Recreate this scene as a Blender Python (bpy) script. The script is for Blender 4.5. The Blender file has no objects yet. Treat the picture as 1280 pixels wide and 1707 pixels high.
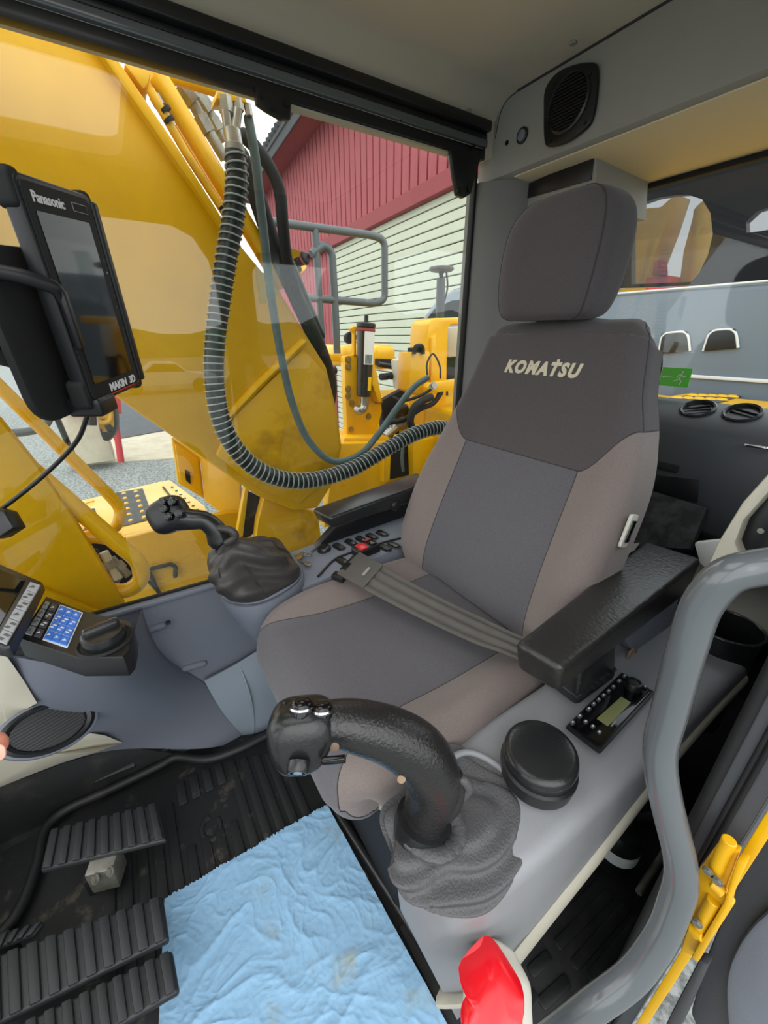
import bpy, bmesh, math, random
from mathutils import Vector, Matrix, noise
from mathutils.geometry import tessellate_polygon
random.seed(7)
SC = bpy.context.scene
COL = SC.collection
PI = math.pi
# ------------------------------------------------------------------ camera
F_PX, CX, CY = 669.0, 640.0, 853.5
PITCH = math.atan(292 / F_PX); HEAD = math.radians(32.5)
_h = Vector((math.cos(HEAD), -math.sin(HEAD), 0)); RT = Vector((-math.sin(HEAD), -math.cos(HEAD), 0))
FW = _h * math.cos(PITCH) + Vector((0, 0, -math.sin(PITCH)))
UP = _h * math.sin(PITCH) + Vector((0, 0, math.cos(PITCH)))
CAM = Vector((-0.55, 0.75, 1.25))
cd = bpy.data.cameras.new('camera'); cam = bpy.data.objects.new('camera', cd); COL.objects.link(cam)
cd.sensor_fit = 'HORIZONTAL'; cd.sensor_width = 36; cd.lens = 36 * F_PX / 1280; cd.clip_start = 0.02; cd.clip_end = 400
cam.matrix_world = Matrix.Translation(CAM) @ Matrix((RT, UP, -FW)).transposed().to_4x4()
SC.camera = cam
# ------------------------------------------------------------------ overcast sky
w = bpy.data.worlds.new('overcast_sky'); SC.world = w; w.use_nodes = True
bgn = w.node_tree.nodes['Background']
bgn.inputs['Color'].default_value = (0.965, 0.985, 1.0, 1); bgn.inputs['Strength'].default_value = 1.55
sd = bpy.data.lights.new('veiled_sun', 'SUN'); sd.energy = 0.55; sd.angle = math.radians(50); sd.color = (1, 0.97, 0.92)
so = bpy.data.objects.new('veiled_sun', sd); COL.objects.link(so)
so.rotation_euler = Vector((0.75, -0.35, -0.75)).to_track_quat('-Z', 'Y').to_euler()
SC.view_settings.view_transform = 'Standard'; SC.view_settings.look = 'None'
SC.view_settings.exposure = 0.55; SC.view_settings.gamma = 1.0; SC.view_settings.use_curve_mapping = False
# ------------------------------------------------------------------ geometry of the room from sight lines
def ray(u, v): return FW + RT * ((u - CX) / F_PX) - UP * ((v - CY) / F_PX)
def onX(u, v, x): d = ray(u, v); return CAM + d * ((x - CAM.x) / d.x)
def onY(u, v, y): d = ray(u, v); return CAM + d * ((y - CAM.y) / d.y)
def onZ(u, v, z): d = ray(u, v); return CAM + d * ((z - CAM.z) / d.z)
def onD(u, v, k): return CAM + ray(u, v) * k
V = Vector
# ------------------------------------------------------------------ materials
def lin(c):
    c = [x / 255 for x in c]
    return tuple((x / 12.92 if x <= 0.04045 else ((x + 0.055) / 1.055) ** 2.4) for x in c) + (1,)
MATS = {}
def mat(name, rgb, rough=0.5, metal=0.0, var=0.0, vscale=6.0, bump=0.0, bscale=200.0, rgb2=None, lo=0.4, hi=0.65, coat=0.0, emit=0.0, spec=None, bdet=2.0, sheen=0.0, stretch=None):
    m = bpy.data.materials.new(name); m.use_nodes = True; MATS[name] = m
    nt = m.node_tree; b = nt.nodes['Principled BSDF']; N = nt.nodes.new; L = nt.links.new
    b.inputs['Base Color'].default_value = lin(rgb); b.inputs['Roughness'].default_value = rough; b.inputs['Metallic'].default_value = metal
    b.inputs['Coat Weight'].default_value = coat; b.inputs['Coat Roughness'].default_value = 0.15
    if spec is not None: b.inputs['Specular IOR Level'].default_value = spec
    if sheen: b.inputs['Sheen Weight'].default_value = sheen
    if emit: b.inputs['Emission Color'].default_value = lin(rgb); b.inputs['Emission Strength'].default_value = emit
    tc = None
    if var or rgb2 or bump:
        tc = N('ShaderNodeTexCoord'); src = tc.outputs['Object']
        if stretch:
            mp = N('ShaderNodeMapping'); mp.inputs['Scale'].default_value = stretch; L(src, mp.inputs['Vector']); src = mp.outputs['Vector']
    if var or rgb2:
        n = N('ShaderNodeTexNoise'); n.inputs['Scale'].default_value = vscale; n.inputs['Detail'].default_value = 6; n.inputs['Roughness'].default_value = 0.62
        L(src, n.inputs['Vector'])
        r = N('ShaderNodeValToRGB'); L(n.outputs['Fac'], r.inputs['Fac'])
        c1 = lin(rgb)
        if rgb2: c2 = lin(rgb2)
        else: c2 = tuple(x * (1 - var) for x in c1[:3]) + (1,)
        r.color_ramp.elements[0].position = lo; r.color_ramp.elements[0].color = c1
        r.color_ramp.elements[1].position = hi; r.color_ramp.elements[1].color = c2
        L(r.outputs['Color'], b.inputs['Base Color'])
    if bump:
        n2 = N('ShaderNodeTexNoise'); n2.inputs['Scale'].default_value = bscale; n2.inputs['Detail'].default_value = bdet; L(src, n2.inputs['Vector'])
        bp = N('ShaderNodeBump'); bp.inputs['Strength'].default_value = bump; bp.inputs['Distance'].default_value = 0.002
        L(n2.outputs['Fac'], bp.inputs['Height']); L(bp.outputs['Normal'], b.inputs['Normal'])
    return m
def glassmat(name, tint=(1, 1, 1, 1), ior=1.5, rough=0.0):
    m = bpy.data.materials.new(name); m.use_nodes = True; nt = m.node_tree; nt.nodes.clear(); N = nt.nodes.new; L = nt.links.new
    o = N('ShaderNodeOutputMaterial'); mx = N('ShaderNodeMixShader'); t = N('ShaderNodeBsdfTransparent'); g = N('ShaderNodeBsdfGlossy'); fr = N('ShaderNodeFresnel')
    t.inputs['Color'].default_value = tint; g.inputs['Roughness'].default_value = rough; fr.inputs['IOR'].default_value = ior
    ge = N('ShaderNodeNewGeometry'); ma = N('ShaderNodeMapRange'); ma.inputs[3].default_value = ior; ma.inputs[4].default_value = 1 / ior   # both faces of the pane reflect as glass in air
    L(ge.outputs['Backfacing'], ma.inputs[0]); L(ma.outputs[0], fr.inputs['IOR'])
    L(fr.outputs[0], mx.inputs[0]); L(t.outputs[0], mx.inputs[1]); L(g.outputs[0], mx.inputs[2]); L(mx.outputs[0], o.inputs['Surface'])
    MATS[name] = m; return m
mat('yellow', (224, 170, 0), 0.42, var=0.16, vscale=2.6, bump=0.05, bscale=30, spec=0.35)
mat('yellow_worn', (226, 172, 6), 0.42, rgb2=(150, 104, 20), vscale=4.5, lo=0.56, hi=0.78, bump=0.15, bscale=30)
mat('yellow_clean', (238, 182, 8), 0.36, coat=0.1, var=0.08, vscale=7)
mat('yellow_tube', (234, 178, 6), 0.34, coat=0.1, var=0.1, vscale=9)
mat('trim_grey', (118, 124, 136), 0.52, bump=0.12, bscale=700, var=0.06, vscale=3)
mat('panel_blue', (110, 115, 127), 0.55, bump=0.15, bscale=700, var=0.05, vscale=3)
mat('console_grey', (138, 140, 144), 0.46, bump=0.1, bscale=800, var=0.05, vscale=4)
mat('lower_trim', (128, 139, 150), 0.5, bump=0.12, bscale=700)
mat('headliner', (206, 198, 180), 0.9, bump=0.2, bscale=900, var=0.05, vscale=3)
mat('header_grey', (158, 158, 152), 0.75, bump=0.2, bscale=900, var=0.04, vscale=3)
mat('pillar_grey', (138, 138, 136), 0.7, bump=0.2, bscale=700, var=0.05, vscale=4)
mat('shelf_grey', (62, 66, 70), 0.5, bump=0.1, bscale=500)
mat('beige_plastic', (186, 182, 166), 0.55, bump=0.08, bscale=600)
mat('door_grey', (74, 76, 80), 0.6, bump=0.15, bscale=500)
mat('soffit_lit', (226, 214, 182), 0.7)  # paler and warmer than the header: light from below put into the colour
mat('white_plastic', (206, 204, 192), 0.5)
mat('rubber', (26, 27, 28), 0.55, rgb2=(58, 56, 52), vscale=9, lo=0.55, hi=0.8, bump=0.1, bscale=300)
mat('rubber_dusty', (30, 31, 32), 0.6, rgb2=(104, 96, 82), vscale=16, lo=0.58, hi=0.76, bump=0.15, bscale=200)
mat('rubber_pedal', (42, 44, 46), 0.5, rgb2=(96, 92, 84), vscale=14, lo=0.62, hi=0.85, bump=0.15, bscale=400)
mat('black_plastic', (24, 25, 27), 0.36, bump=0.06, bscale=900)
mat('black_satin', (34, 35, 36), 0.24, bump=0.12, bscale=350)
mat('black_matte', (20, 20, 22), 0.75)
mat('black_gloss', (12, 12, 14), 0.08)
mat('rail_black', (18, 19, 22), 0.42, coat=0.2)
mat('armrest_vinyl', (44, 43, 42), 0.32, bump=0.5, bscale=160, bdet=4, var=0.15, vscale=5)
mat('joystick_rubber', (36, 35, 35), 0.23, bump=0.55, bscale=260, bdet=3)
mat('leather', (76, 76, 78), 0.44, bump=0.55, bscale=330, bdet=3)
mat('leather_far', (60, 57, 56), 0.45, bump=0.4, bscale=300, bdet=3)
mat('fabric_dark', (82, 77, 79), 0.95, var=0.22, vscale=420, lo=0.35, hi=0.7, bump=0.25, bscale=900, sheen=0.15)
mat('fabric_mid', (98, 96, 101), 0.95, var=0.25, vscale=420, lo=0.35, hi=0.7, bump=0.25, bscale=900, sheen=0.15)
mat('fabric_light', (128, 117, 113), 0.95, var=0.2, vscale=420, lo=0.35, hi=0.7, bump=0.25, bscale=900, sheen=0.2)
mat('piping', (62, 58, 60), 0.9)
mat('webbing', (92, 89, 85), 0.6, var=0.12, vscale=40, stretch=(1, 1, 1))
mat('logo', (205, 196, 172), 0.8)
mat('white_print', (225, 225, 225), 0.6)
mat('grey_print', (150, 150, 150), 0.6)
mat('red_print', (200, 30, 34), 0.6)
mat('grey_paint', (92, 97, 101), 0.18, coat=0.5, var=0.05, vscale=8)
mat('mast_dark', (58, 62, 66), 0.4)
mat('rail_paint', (84, 93, 99), 0.4)
mat('steel', (170, 168, 160), 0.32, metal=0.9, var=0.2, vscale=30)
mat('steel_dull', (150, 148, 138), 0.5, metal=0.6, var=0.3, vscale=40)
mat('brass', (196, 160, 84), 0.35, metal=0.9)
mat('chrome', (210, 210, 212), 0.15, metal=1.0)
mat('red_gloss', (224, 14, 30), 0.3, coat=0.3)
mat('red_paint', (178, 30, 34), 0.5)
mat('blue_keys', (44, 116, 214), 0.4)
mat('key_grey', (150, 154, 158), 0.5)
mat('key_dark', (72, 74, 80), 0.5)
mat('lcd', (128, 132, 84), 0.25)
mat('screen_dark', (14, 15, 17), 0.05, spec=0.3)
mat('cloth_blue', (142, 184, 216), 0.95, rgb2=(150, 160, 150), vscale=9, lo=0.58, hi=0.76, bump=0.7, bscale=70, bdet=6)
mat('hose_black', (28, 34, 36), 0.4)
mat('hose_grey', (92, 110, 112), 0.6, var=0.2, vscale=30)
mat('wire_grey', (158, 168, 166), 0.5)
mat('red_wood', (162, 76, 82), 0.75, var=0.14, vscale=5, stretch=(4, 4, 0.4))
mat('red_trim', (142, 60, 64), 0.75)
mat('red_gap', (84, 30, 34), 0.9)
mat('white_wood', (196, 200, 180), 0.7, var=0.05, vscale=2)
mat('roof_tile', (40, 42, 46), 0.7)
mat('gravel', (150, 156, 154), 0.95, rgb2=(96, 100, 100), vscale=26, lo=0.42, hi=0.6, bump=0.8, bscale=30, bdet=6)
mat('asphalt', (70, 74, 80), 0.9, var=0.2, vscale=3)
mat('concrete', (196, 188, 166), 0.9, var=0.2, vscale=3, bump=0.2, bscale=40)
mat('antislip', (76, 78, 78), 0.85, var=0.3, vscale=30)
mat('van_paint', (104, 118, 130), 0.3, coat=0.3)
mat('van_glass', (15, 16, 18), 0.15, spec=0.12)
mat('white_vehicle', (222, 224, 222), 0.3)
mat('hill_green', (74, 92, 62), 1.0, var=0.3, vscale=0.3)
mat('field', (150, 150, 96), 1.0, var=0.3, vscale=0.5)
mat('skin', (214, 140, 116), 0.5, bump=0.1, bscale=500, var=0.1, vscale=40)
mat('fingernail', (226, 164, 142), 0.3)
mat('exit_green', (92, 200, 66), 0.35)
mat('label_white', (226, 230, 228), 0.5)
mat('binder_dark', (52, 54, 56), 0.8, rgb2=(20, 20, 22), vscale=22, lo=0.42, hi=0.6)
mat('paper', (224, 224, 220), 0.8)
mat('mirror', (220, 226, 226), 0.03, metal=1.0)
mat('film', (222, 230, 222), 0.25)
mat('key_yellow', (244, 196, 20), 0.5)
mat('brown_wood', (150, 126, 104), 0.8, var=0.4, vscale=12)
glassmat('glass', (0.97, 0.99, 0.97, 1), 1.52)
glassmat('glass_tint', (0.90, 0.93, 0.94, 1), 1.5)
glassmat('glass_dark', (0.5, 0.5, 0.5, 1), 1.45)
glassmat('clear_plastic', (0.86, 0.9, 0.88, 1), 1.45, 0.1)
# ------------------------------------------------------------------ objects
def tag(o, label=None, cat=None, group=None, kind=None):
    if label: o['label'] = label
    if cat: o['category'] = cat
    if group: o['group'] = group
    if kind: o['kind'] = kind
    return o
def thing(name, label, cat, loc=(0, 0, 0), group=None, rot=(0, 0, 0)):
    o = bpy.data.objects.new(name, None); COL.objects.link(o); o.location = loc; o.rotation_euler = rot; o.empty_display_size = 0.05
    return tag(o, label, cat, group)
def link(name, me, m=None, parent=None):
    o = bpy.data.objects.new(name, me); COL.objects.link(o)
    if m and not me.materials: me.materials.append(MATS[m])
    if parent:
        o.parent = parent
        o.matrix_parent_inverse = wmat(parent).inverted()
    return o
def wmat(o):
    m = o.matrix_basis.copy()
    return (wmat(o.parent) @ o.matrix_parent_inverse @ m) if o.parent else m
def obj(name, bm, m=None, parent=None, smooth=True, ang=40):
    """link a bmesh given in world coordinates as one mesh object"""
    bmesh.ops.recalc_face_normals(bm, faces=bm.faces[:])
    me = bpy.data.meshes.new(name); 
    for f in bm.faces: f.smooth = smooth
    if smooth:
        for e in bm.edges:
            if len(e.link_faces) == 2 and e.calc_face_angle(0) > math.radians(ang): e.smooth = False
    bm.to_mesh(me); bm.free()
    return link(name, me, m, parent)
def struct(name, bm, m, parent=None, label=None, smooth=True):
    o = obj(name, bm, m, parent, smooth)
    if parent is None: o['kind'] = 'structure'
    if label: o['label'] = label
    return o
def basis(c, ex, ey=None):
    """frame at c: x along ex, y near ey"""
    ex = V(ex).normalized(); ey = V(ey) if ey is not None else V((0, 0, 1)).cross(ex)
    ez = ex.cross(ey).normalized(); ey = ez.cross(ex)
    return Matrix.Translation(V(c)) @ Matrix((ex, ey, ez)).transposed().to_4x4()
def bm_box(size, M=None, bev=0.0, seg=2, bm=None, taper=None):
    b = bmesh.new(); bmesh.ops.create_cube(b, size=1.0)
    for v in b.verts:
        v.co = V((v.co.x * size[0], v.co.y * size[1], v.co.z * size[2]))
        if taper and v.co.z > 0: v.co.x *= taper[0]; v.co.y *= taper[1]
    if bev: bmesh.ops.bevel(b, geom=b.edges[:], offset=bev, segments=seg, profile=0.5, affect='EDGES')
    if M is not None: bmesh.ops.transform(b, matrix=M, verts=b.verts)
    return merge(bm, b)
def merge(bm, b):
    if bm is None: return b
    me = bpy.data.meshes.new('tmp'); b.to_mesh(me); b.free(); bm.from_mesh(me); bpy.data.meshes.remove(me); return bm
def box2(lo, hi, bev=0.0, seg=2, bm=None):
    lo, hi = V(lo), V(hi); c = (lo + hi) / 2; s = hi - lo
    return bm_box((abs(s.x), abs(s.y), abs(s.z)), Matrix.Translation(c), bev, seg, bm)
def bm_poly(pts, ext, bev=0.0, seg=2, bm=None, holes=None):
    """prism: a ring of 3D points extruded by vector ext"""
    b = bmesh.new(); ext = V(ext)
    vs = [b.verts.new(V(p)) for p in pts]
    if holes:
        loops = [[V(p) for p in pts]] + [[V(p) for p in hl] for hl in holes]
        for hl in loops[1:]: vs += [b.verts.new(p) for p in hl]
        fs = []
        for t in tessellate_polygon(loops):
            if len(set(t)) == 3: fs.append(b.faces.new([vs[i] for i in t]))
    else: fs = [b.faces.new(vs)]
    if ext.length > 0:
        r = bmesh.ops.extrude_face_region(b, geom=fs)
        bmesh.ops.translate(b, verts=[g for g in r['geom'] if isinstance(g, bmesh.types.BMVert)], vec=ext)
    bmesh.ops.recalc_face_normals(b, faces=b.faces[:])
    if bev:
        ed = [e for e in b.edges if len(e.link_faces) == 2 and e.calc_face_angle(0) > 0.6]
        bmesh.ops.bevel(b, geom=ed, offset=bev, segments=seg, profile=0.5, affect='EDGES')
    return merge(bm, b)
def smoothpath(pts, n=8, closed=False):
    """Catmull-Rom through the points"""
    P = [V(p) for p in pts]; out = []; m = len(P)
    for i in range(m if closed else m - 1):
        if closed: a, b, c, d = P[(i - 1) % m], P[i], P[(i + 1) % m], P[(i + 2) % m]
        else:
            b, c = P[i], P[i + 1]; a = P[i - 1] if i else b * 2 - c; d = P[i + 2] if i + 2 < m else c * 2 - b
        for k in range(n):
            t = k / n; out.append(0.5 * ((2 * b) + (c - a) * t + (2 * a - 5 * b + 4 * c - d) * t * t + (3 * b - a - 3 * c + d) * t ** 3))
    if not closed: out.append(P[-1])
    return out
def roundpath(pts, r, n=6):
    """polyline with its corners rounded to radius about r"""
    P = [V(p) for p in pts]; out = [P[0]]
    for i in range(1, len(P) - 1):
        a, b, c = P[i - 1], P[i], P[i + 1]; d1, d2 = (a - b), (c - b)
        k = min(r, d1.length * 0.49, d2.length * 0.49); p1, p2 = b + d1.normalized() * k, b + d2.normalized() * k
        for j in range(n + 1):
            t = j / n; out.append(p1 * (1 - t) ** 2 + b * 2 * t * (1 - t) + p2 * t * t)
    out.append(P[-1]); return out
def frames(path, closed=False):
    n = len(path); T = []
    for i in range(n):
        if closed: d = path[(i + 1) % n] - path[i - 1]
        else: d = path[min(i + 1, n - 1)] - path[max(i - 1, 0)]
        T.append(d.normalized() if d.length > 1e-9 else V((0, 0, 1)))
    a = V((0, 0, 1)) if abs(T[0].z) < 0.9 else V((1, 0, 0))
    N = [(a - T[0] * a.dot(T[0])).normalized()]
    for i in range(1, n):
        v = N[-1] - T[i] * N[-1].dot(T[i]); N.append(v.normalized() if v.length > 1e-9 else N[-1])
    return T, N, [T[i].cross(N[i]) for i in range(n)]
def bm_tube(path, rad, seg=12, caps=True, closed=False, bm=None, flat=None, round_end=False):
    """sweep a circle (or ellipse: flat=(a,b)) along path; rad number or list or function of t"""
    path = [V(p) for p in path]; n = len(path); T, N, B = frames(path, closed)
    b = bmesh.new(); rings = []
    R = [(rad(i / (n - 1)) if callable(rad) else rad[i] if isinstance(rad, (list, tuple)) else rad) for i in range(n)]
    fx, fy = flat if flat else (1, 1)
    P = list(path)
    if round_end and caps and not closed:
        ext = []
        for k in (0.35, 0.7, 0.92): ext.append(k)
        P0 = [path[0] - T[0] * R[0] * math.sin(math.acos(1 - k)) * 0.8 for k in ext]
        for k, q in reversed(list(zip(ext, P0))): pass
        pre = [(path[0] - T[0] * R[0] * math.sqrt(1 - (1 - k) ** 2) * 0.8, R[0] * (1 - k), 0) for k in (0.75, 0.4, 0.12)]
        post = [(path[-1] + T[-1] * R[-1] * math.sqrt(1 - (1 - k) ** 2) * 0.8, R[-1] * (1 - k), n - 1) for k in (0.12, 0.4, 0.75)]
        seqs = pre + [(path[i], R[i], i) for i in range(n)] + post
    else: seqs = [(path[i], R[i], i) for i in range(n)]
    for p, r, i in seqs:
        rings.append([b.verts.new(p + (N[i] * math.cos(2 * PI * k / seg) * fx + B[i] * math.sin(2 * PI * k / seg) * fy) * r) for k in range(seg)])
    m = len(rings)
    for i in range(m if closed else m - 1):
        A, Bb = rings[i], rings[(i + 1) % m]
        for k in range(seg): b.faces.new((A[k], A[(k + 1) % seg], Bb[(k + 1) % seg], Bb[k]))
    if caps and not closed: b.faces.new(rings[0][::-1]); b.faces.new(rings[-1])
    return merge(bm, b)
def bm_lathe(prof, M=None, seg=32, bm=None, cap=True):
    """prof: (r,z) pairs around local z"""
    b = bmesh.new(); rings = []
    for r, z in prof:
        rings.append([b.verts.new((r * math.cos(2 * PI * k / seg), r * math.sin(2 * PI * k / seg), z)) for k in range(seg)])
    for A, Bb in zip(rings, rings[1:]):
        for k in range(seg): b.faces.new((A[k], A[(k + 1) % seg], Bb[(k + 1) % seg], Bb[k]))
    if cap:
        if prof[0][0] > 1e-6: b.faces.new(rings[0][::-1])
        if prof[-1][0] > 1e-6: b.faces.new(rings[-1])
    bmesh.ops.remove_doubles(b, verts=b.verts[:], dist=1e-6)
    if M is not None: bmesh.ops.transform(b, matrix=M, verts=b.verts)
    return merge(bm, b)
def bm_cyl(a, c, r, seg=20, bev=0.0, r2=None, bm=None):
    a, c = V(a), V(c); L = (c - a).length; r2 = r if r2 is None else r2
    M = basis(a, perp(c - a), (c - a).normalized().cross(perp(c - a)))
    pr = [(max(r - bev, 1e-4), 0), (r, bev), (r2, L - bev), (max(r2 - bev, 1e-4), L)] if bev else [(r, 0), (r2, L)]
    return bm_lathe(pr, M, seg, bm)
def perp(d):
    d = V(d).normalized(); a = V((0, 0, 1)) if abs(d.z) < 0.9 else V((1, 0, 0)); return (a - d * a.dot(d)).normalized()
def bm_grid(fn, nu, nv, bm=None, closeu=False):
    b = bmesh.new(); G = [[b.verts.new(fn(i / nu, j / nv)) for j in range(nv + 1)] for i in range(nu if closeu else nu + 1)]
    n = len(G)
    for i in range(nu):
        for j in range(nv):
            b.faces.new((G[i][j], G[(i + 1) % n][j], G[(i + 1) % n][j + 1], G[i][j + 1]))
    return merge(bm, b)
def bm_loft(rings, caps=True, bm=None):
    b = bmesh.new(); R = [[b.verts.new(V(p)) for p in r] for r in rings]; n = len(R[0])
    for A, Bb in zip(R, R[1:]):
        for k in range(n): b.faces.new((A[k], A[(k + 1) % n], Bb[(k + 1) % n], Bb[k]))
    if caps: b.faces.new(R[0][::-1]); b.faces.new(R[-1])
    return merge(bm, b)
def thicken(bm, t):
    bmesh.ops.recalc_face_normals(bm, faces=bm.faces[:])
    bmesh.ops.solidify(bm, geom=bm.faces[:], thickness=t); return bm
def rrect(w, h, r, n=5):
    """2D rounded rectangle ring"""
    out = []
    for cx, cy, a0 in ((w / 2 - r, h / 2 - r, 0), (-w / 2 + r, h / 2 - r, 90), (-w / 2 + r, -h / 2 + r, 180), (w / 2 - r, -h / 2 + r, 270)):
        for k in range(n + 1):
            a = math.radians(a0 + 90 * k / n); out.append((cx + r * math.cos(a), cy + r * math.sin(a)))
    return out
def bm_rr(w, h, d, r, M, bev=0.0, seg=2, n=5, bm=None):
    """rounded-rectangle slab in local xy, z from 0 to d"""
    b = bm_poly([(x, y, 0) for x, y in rrect(w, h, r, n)], (0, 0, d), bev, seg)
    bmesh.ops.transform(b, matrix=M, verts=b.verts); return merge(bm, b)
def bm_text(s, size, M, depth=0.0006, shear=0.0, bold=0.0, spacing=1.0, xs=1.0):
    cu = bpy.data.curves.new('t', 'FONT'); cu.body = s; cu.size = size; cu.extrude = depth; cu.shear = shear; cu.offset = bold; cu.space_character = spacing
    cu.align_x = 'CENTER'; cu.align_y = 'CENTER'; cu.resolution_u = 3
    to = bpy.data.objects.new('t', cu); COL.objects.link(to); bpy.context.view_layer.update()
    me = bpy.data.meshes.new_from_object(to.evaluated_get(bpy.context.evaluated_depsgraph_get()))
    bpy.data.objects.remove(to); b = bmesh.new(); b.from_mesh(me); bpy.data.meshes.remove(me)
    for v in b.verts: v.co.x *= xs
    bmesh.ops.transform(b, matrix=M, verts=b.verts); return b
def bm_pillow(ring, n, h, bm=None):
    """soft pad: a closed outline swelling along n"""
    n = V(n).normalized(); P = [V(p) for p in ring]; c = sum(P, V()) / len(P)
    R = [[p - n * h * 0.6 for p in P], P]
    for k, e in ((0.965, 0.45), (0.90, 0.75), (0.78, 0.93), (0.5, 1.0)): R.append([c + (p - c) * k + n * h * e for p in P])
    return bm_loft(R, True, bm)
def bolt(parent, c, d, r, m='steel', h=None, name='bolt'):
    h = h or r * 0.8; d = V(d).normalized()
    b = bm_cyl(c, V(c) + d * h * 0.35, r * 1.35, 16); bm_cyl(V(c) + d * h * 0.3, V(c) + d * h, r, 6, bm=b)
    return obj(name, b, m, parent)
def wob(p, s, a):
    """small smooth pseudo-noise"""
    return a * (math.sin(p[0] * s * 1.3 + p[1] * s * 0.7) + math.sin(p[1] * s * 1.7 - p[2] * s * 1.1 + 1.3) + math.sin(p[2] * s * 1.9 + p[0] * s * 0.6 + 2.1)) / 3
FZ = 0.08   # top of the cab floor
# ================================================================== cab shell
def bm_sub(verts, faces, lv=3, thick=0.0, crease=()):
    me = bpy.data.meshes.new('s'); me.from_pydata([tuple(v) for v in verts], [], faces); me.update()
    o = bpy.data.objects.new('s', me); COL.objects.link(o)
    s = o.modifiers.new('s', 'SUBSURF'); s.levels = lv; s.render_levels = lv; s.boundary_smooth = 'PRESERVE_CORNERS'
    bpy.context.view_layer.update()
    m2 = bpy.data.meshes.new_from_object(o.evaluated_get(bpy.context.evaluated_depsgraph_get()))
    bpy.data.objects.remove(o); b = bmesh.new(); b.from_mesh(m2); bpy.data.meshes.remove(m2); bpy.data.meshes.remove(me)
    if thick: thicken(b, thick)
    return b
# floor
struct('floor', box2((-0.52, -0.62, -0.02), (0.52, 1.45, FZ)), 'rubber')
# ceiling with its roof hatch
def xy(pts, z): return [(a, b, z) for a, b in pts]
hatch = [(x - 0.14, y + 0.87) for x, y in rrect(0.56, 0.60, 0.07)]
cb = bm_poly(xy([(-0.52, -0.26), (0.47, -0.26), (0.47, 1.3), (-0.52, 1.3)], 1.815), (0, 0, 0.05), holes=[xy(hatch, 1.815)])
struct('ceiling', cb, 'headliner', smooth=False)
# rounded cove between ceiling and right rail
def cove(u, v):
    a = u * PI / 2; y = -0.262 + v * 1.56
    return V((0.40 + 0.075 * math.sin(a), y, 1.815 - 0.055 * (1 - math.cos(a))))
cv = bm_grid(cove, 10, 4); box2((0.472, -0.262, 1.70), (0.53, 1.3, 1.865), bm=cv)
struct('trim_1', cv, 'headliner', label='curved headliner edge above the right window rail')
for (u, v, s) in ((782, 188, 0), (955, 70, 1)):
    p = onX(u, v, 0.468) if s == 0 else onZ(u, v, 1.815)
    d = (-1, 0, 0) if s == 0 else (0, 0, -1)
    o = obj('headliner_clip', bm_cyl(p, V(p) + V(d) * 0.004, 0.008, 16, 0.0015), 'header_grey')
    tag(o, 'round plastic clip in the headliner ' + ('above the window rail end' if s == 0 else 'beside the rear header seam'), 'clip', 'headliner clips')
# rail above the right window: stepped black aluminium
rail = thing('window_rail', 'black stepped metal rail running along the top of the right window', 'rail', (0.48, 0.5, 1.69))
def bar(x0, x1, z0, z1, m, nm, y0=-0.225, y1=1.3, bev=0.002): return obj(nm, box2((x0, y0, z0), (x1, y1, z1), bev), m, rail)
bar(0.470, 0.496, 1.690, 1.713, 'rail_black', 'base_bar')
bar(0.462, 0.492, 1.714, 1.732, 'grey_paint', 'highlight_bar', bev=0.004)  # grey colour paints the bluish highlight along the black rail
bar(0.466, 0.494, 1.733, 1.744, 'rail_black', 'groove_bar')
bar(0.450, 0.492, 1.744, 1.768, 'rail_black', 'top_bar', bev=0.006)
bar(0.474, 0.497, 1.685, 1.6895, 'beige_plastic', 'seal_strip', y0=-0.2, y1=0.36, bev=0.001)
b = bm_poly([onX(424, 140, 0.462), onX(428, 172, 0.462), onX(445, 184, 0.462), onX(468, 197, 0.462), onX(484, 200, 0.462), onX(486, 170, 0.462)], (0.014, 0, 0), 0.002)
br = obj('latch_bracket', b, 'rail_black', rail)
for q in ((437, 160), (478, 173), (455, 181)): bolt(br, onX(*q, 0.462), (-1, 0, 0), 0.005, 'rail_black')
b = bm_poly([onX(751, 248, 0.465), onX(806, 252, 0.465), onX(795, 285, 0.465), onX(786, 322, 0.465), onX(774, 330, 0.465), onX(763, 324, 0.465), onX(757, 290, 0.465)], (0.016, 0, 0), 0.003)
br = obj('end_bracket', b, 'black_plastic', rail)
for q in ((766, 318), (781, 316)): bolt(br, onX(*q, 0.465), (-1, 0, 0), 0.006, 'black_satin')
for q in ((668, 198), (806, 247), (790, 243)): bolt(rail, onX(*q, 0.466), (-1, 0, 0), 0.004, 'black_satin')
# rear header
pr = [(-0.252, 1.815), (-0.252, 1.67), (-0.257, 1.652), (-0.268, 1.646), (-0.60, 1.632), (-0.64, 1.632), (-0.64, 1.865), (-0.252, 1.865)]
wr = struct('wall_rear', bm_poly([(-0.52, y, z) for y, z in pr], (1.04, 0, 0)), 'header_grey')
obj('soffit_panel', bm_poly([(-0.50, -0.27, 1.6462), (0.40, -0.27, 1.6462), (0.40, -0.595, 1.6326), (-0.50, -0.595, 1.6326)], (0, 0, -0.003), 0.001), 'soffit_lit', wr)  # added skin carrying the painted light under the header
obj('header_seam', box2((-0.5, -0.2535, 1.811), (0.40, -0.249, 1.8155), 0.001), 'piping', wr)
obj('corner_seam', bm_tube(smoothpath([(0.40, -0.2525, 1.813), (0.435, -0.2525, 1.807), (0.455, -0.2525, 1.785), (0.465, -0.2525, 1.74)], 5), 0.0016, 6), 'piping', wr)
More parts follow.
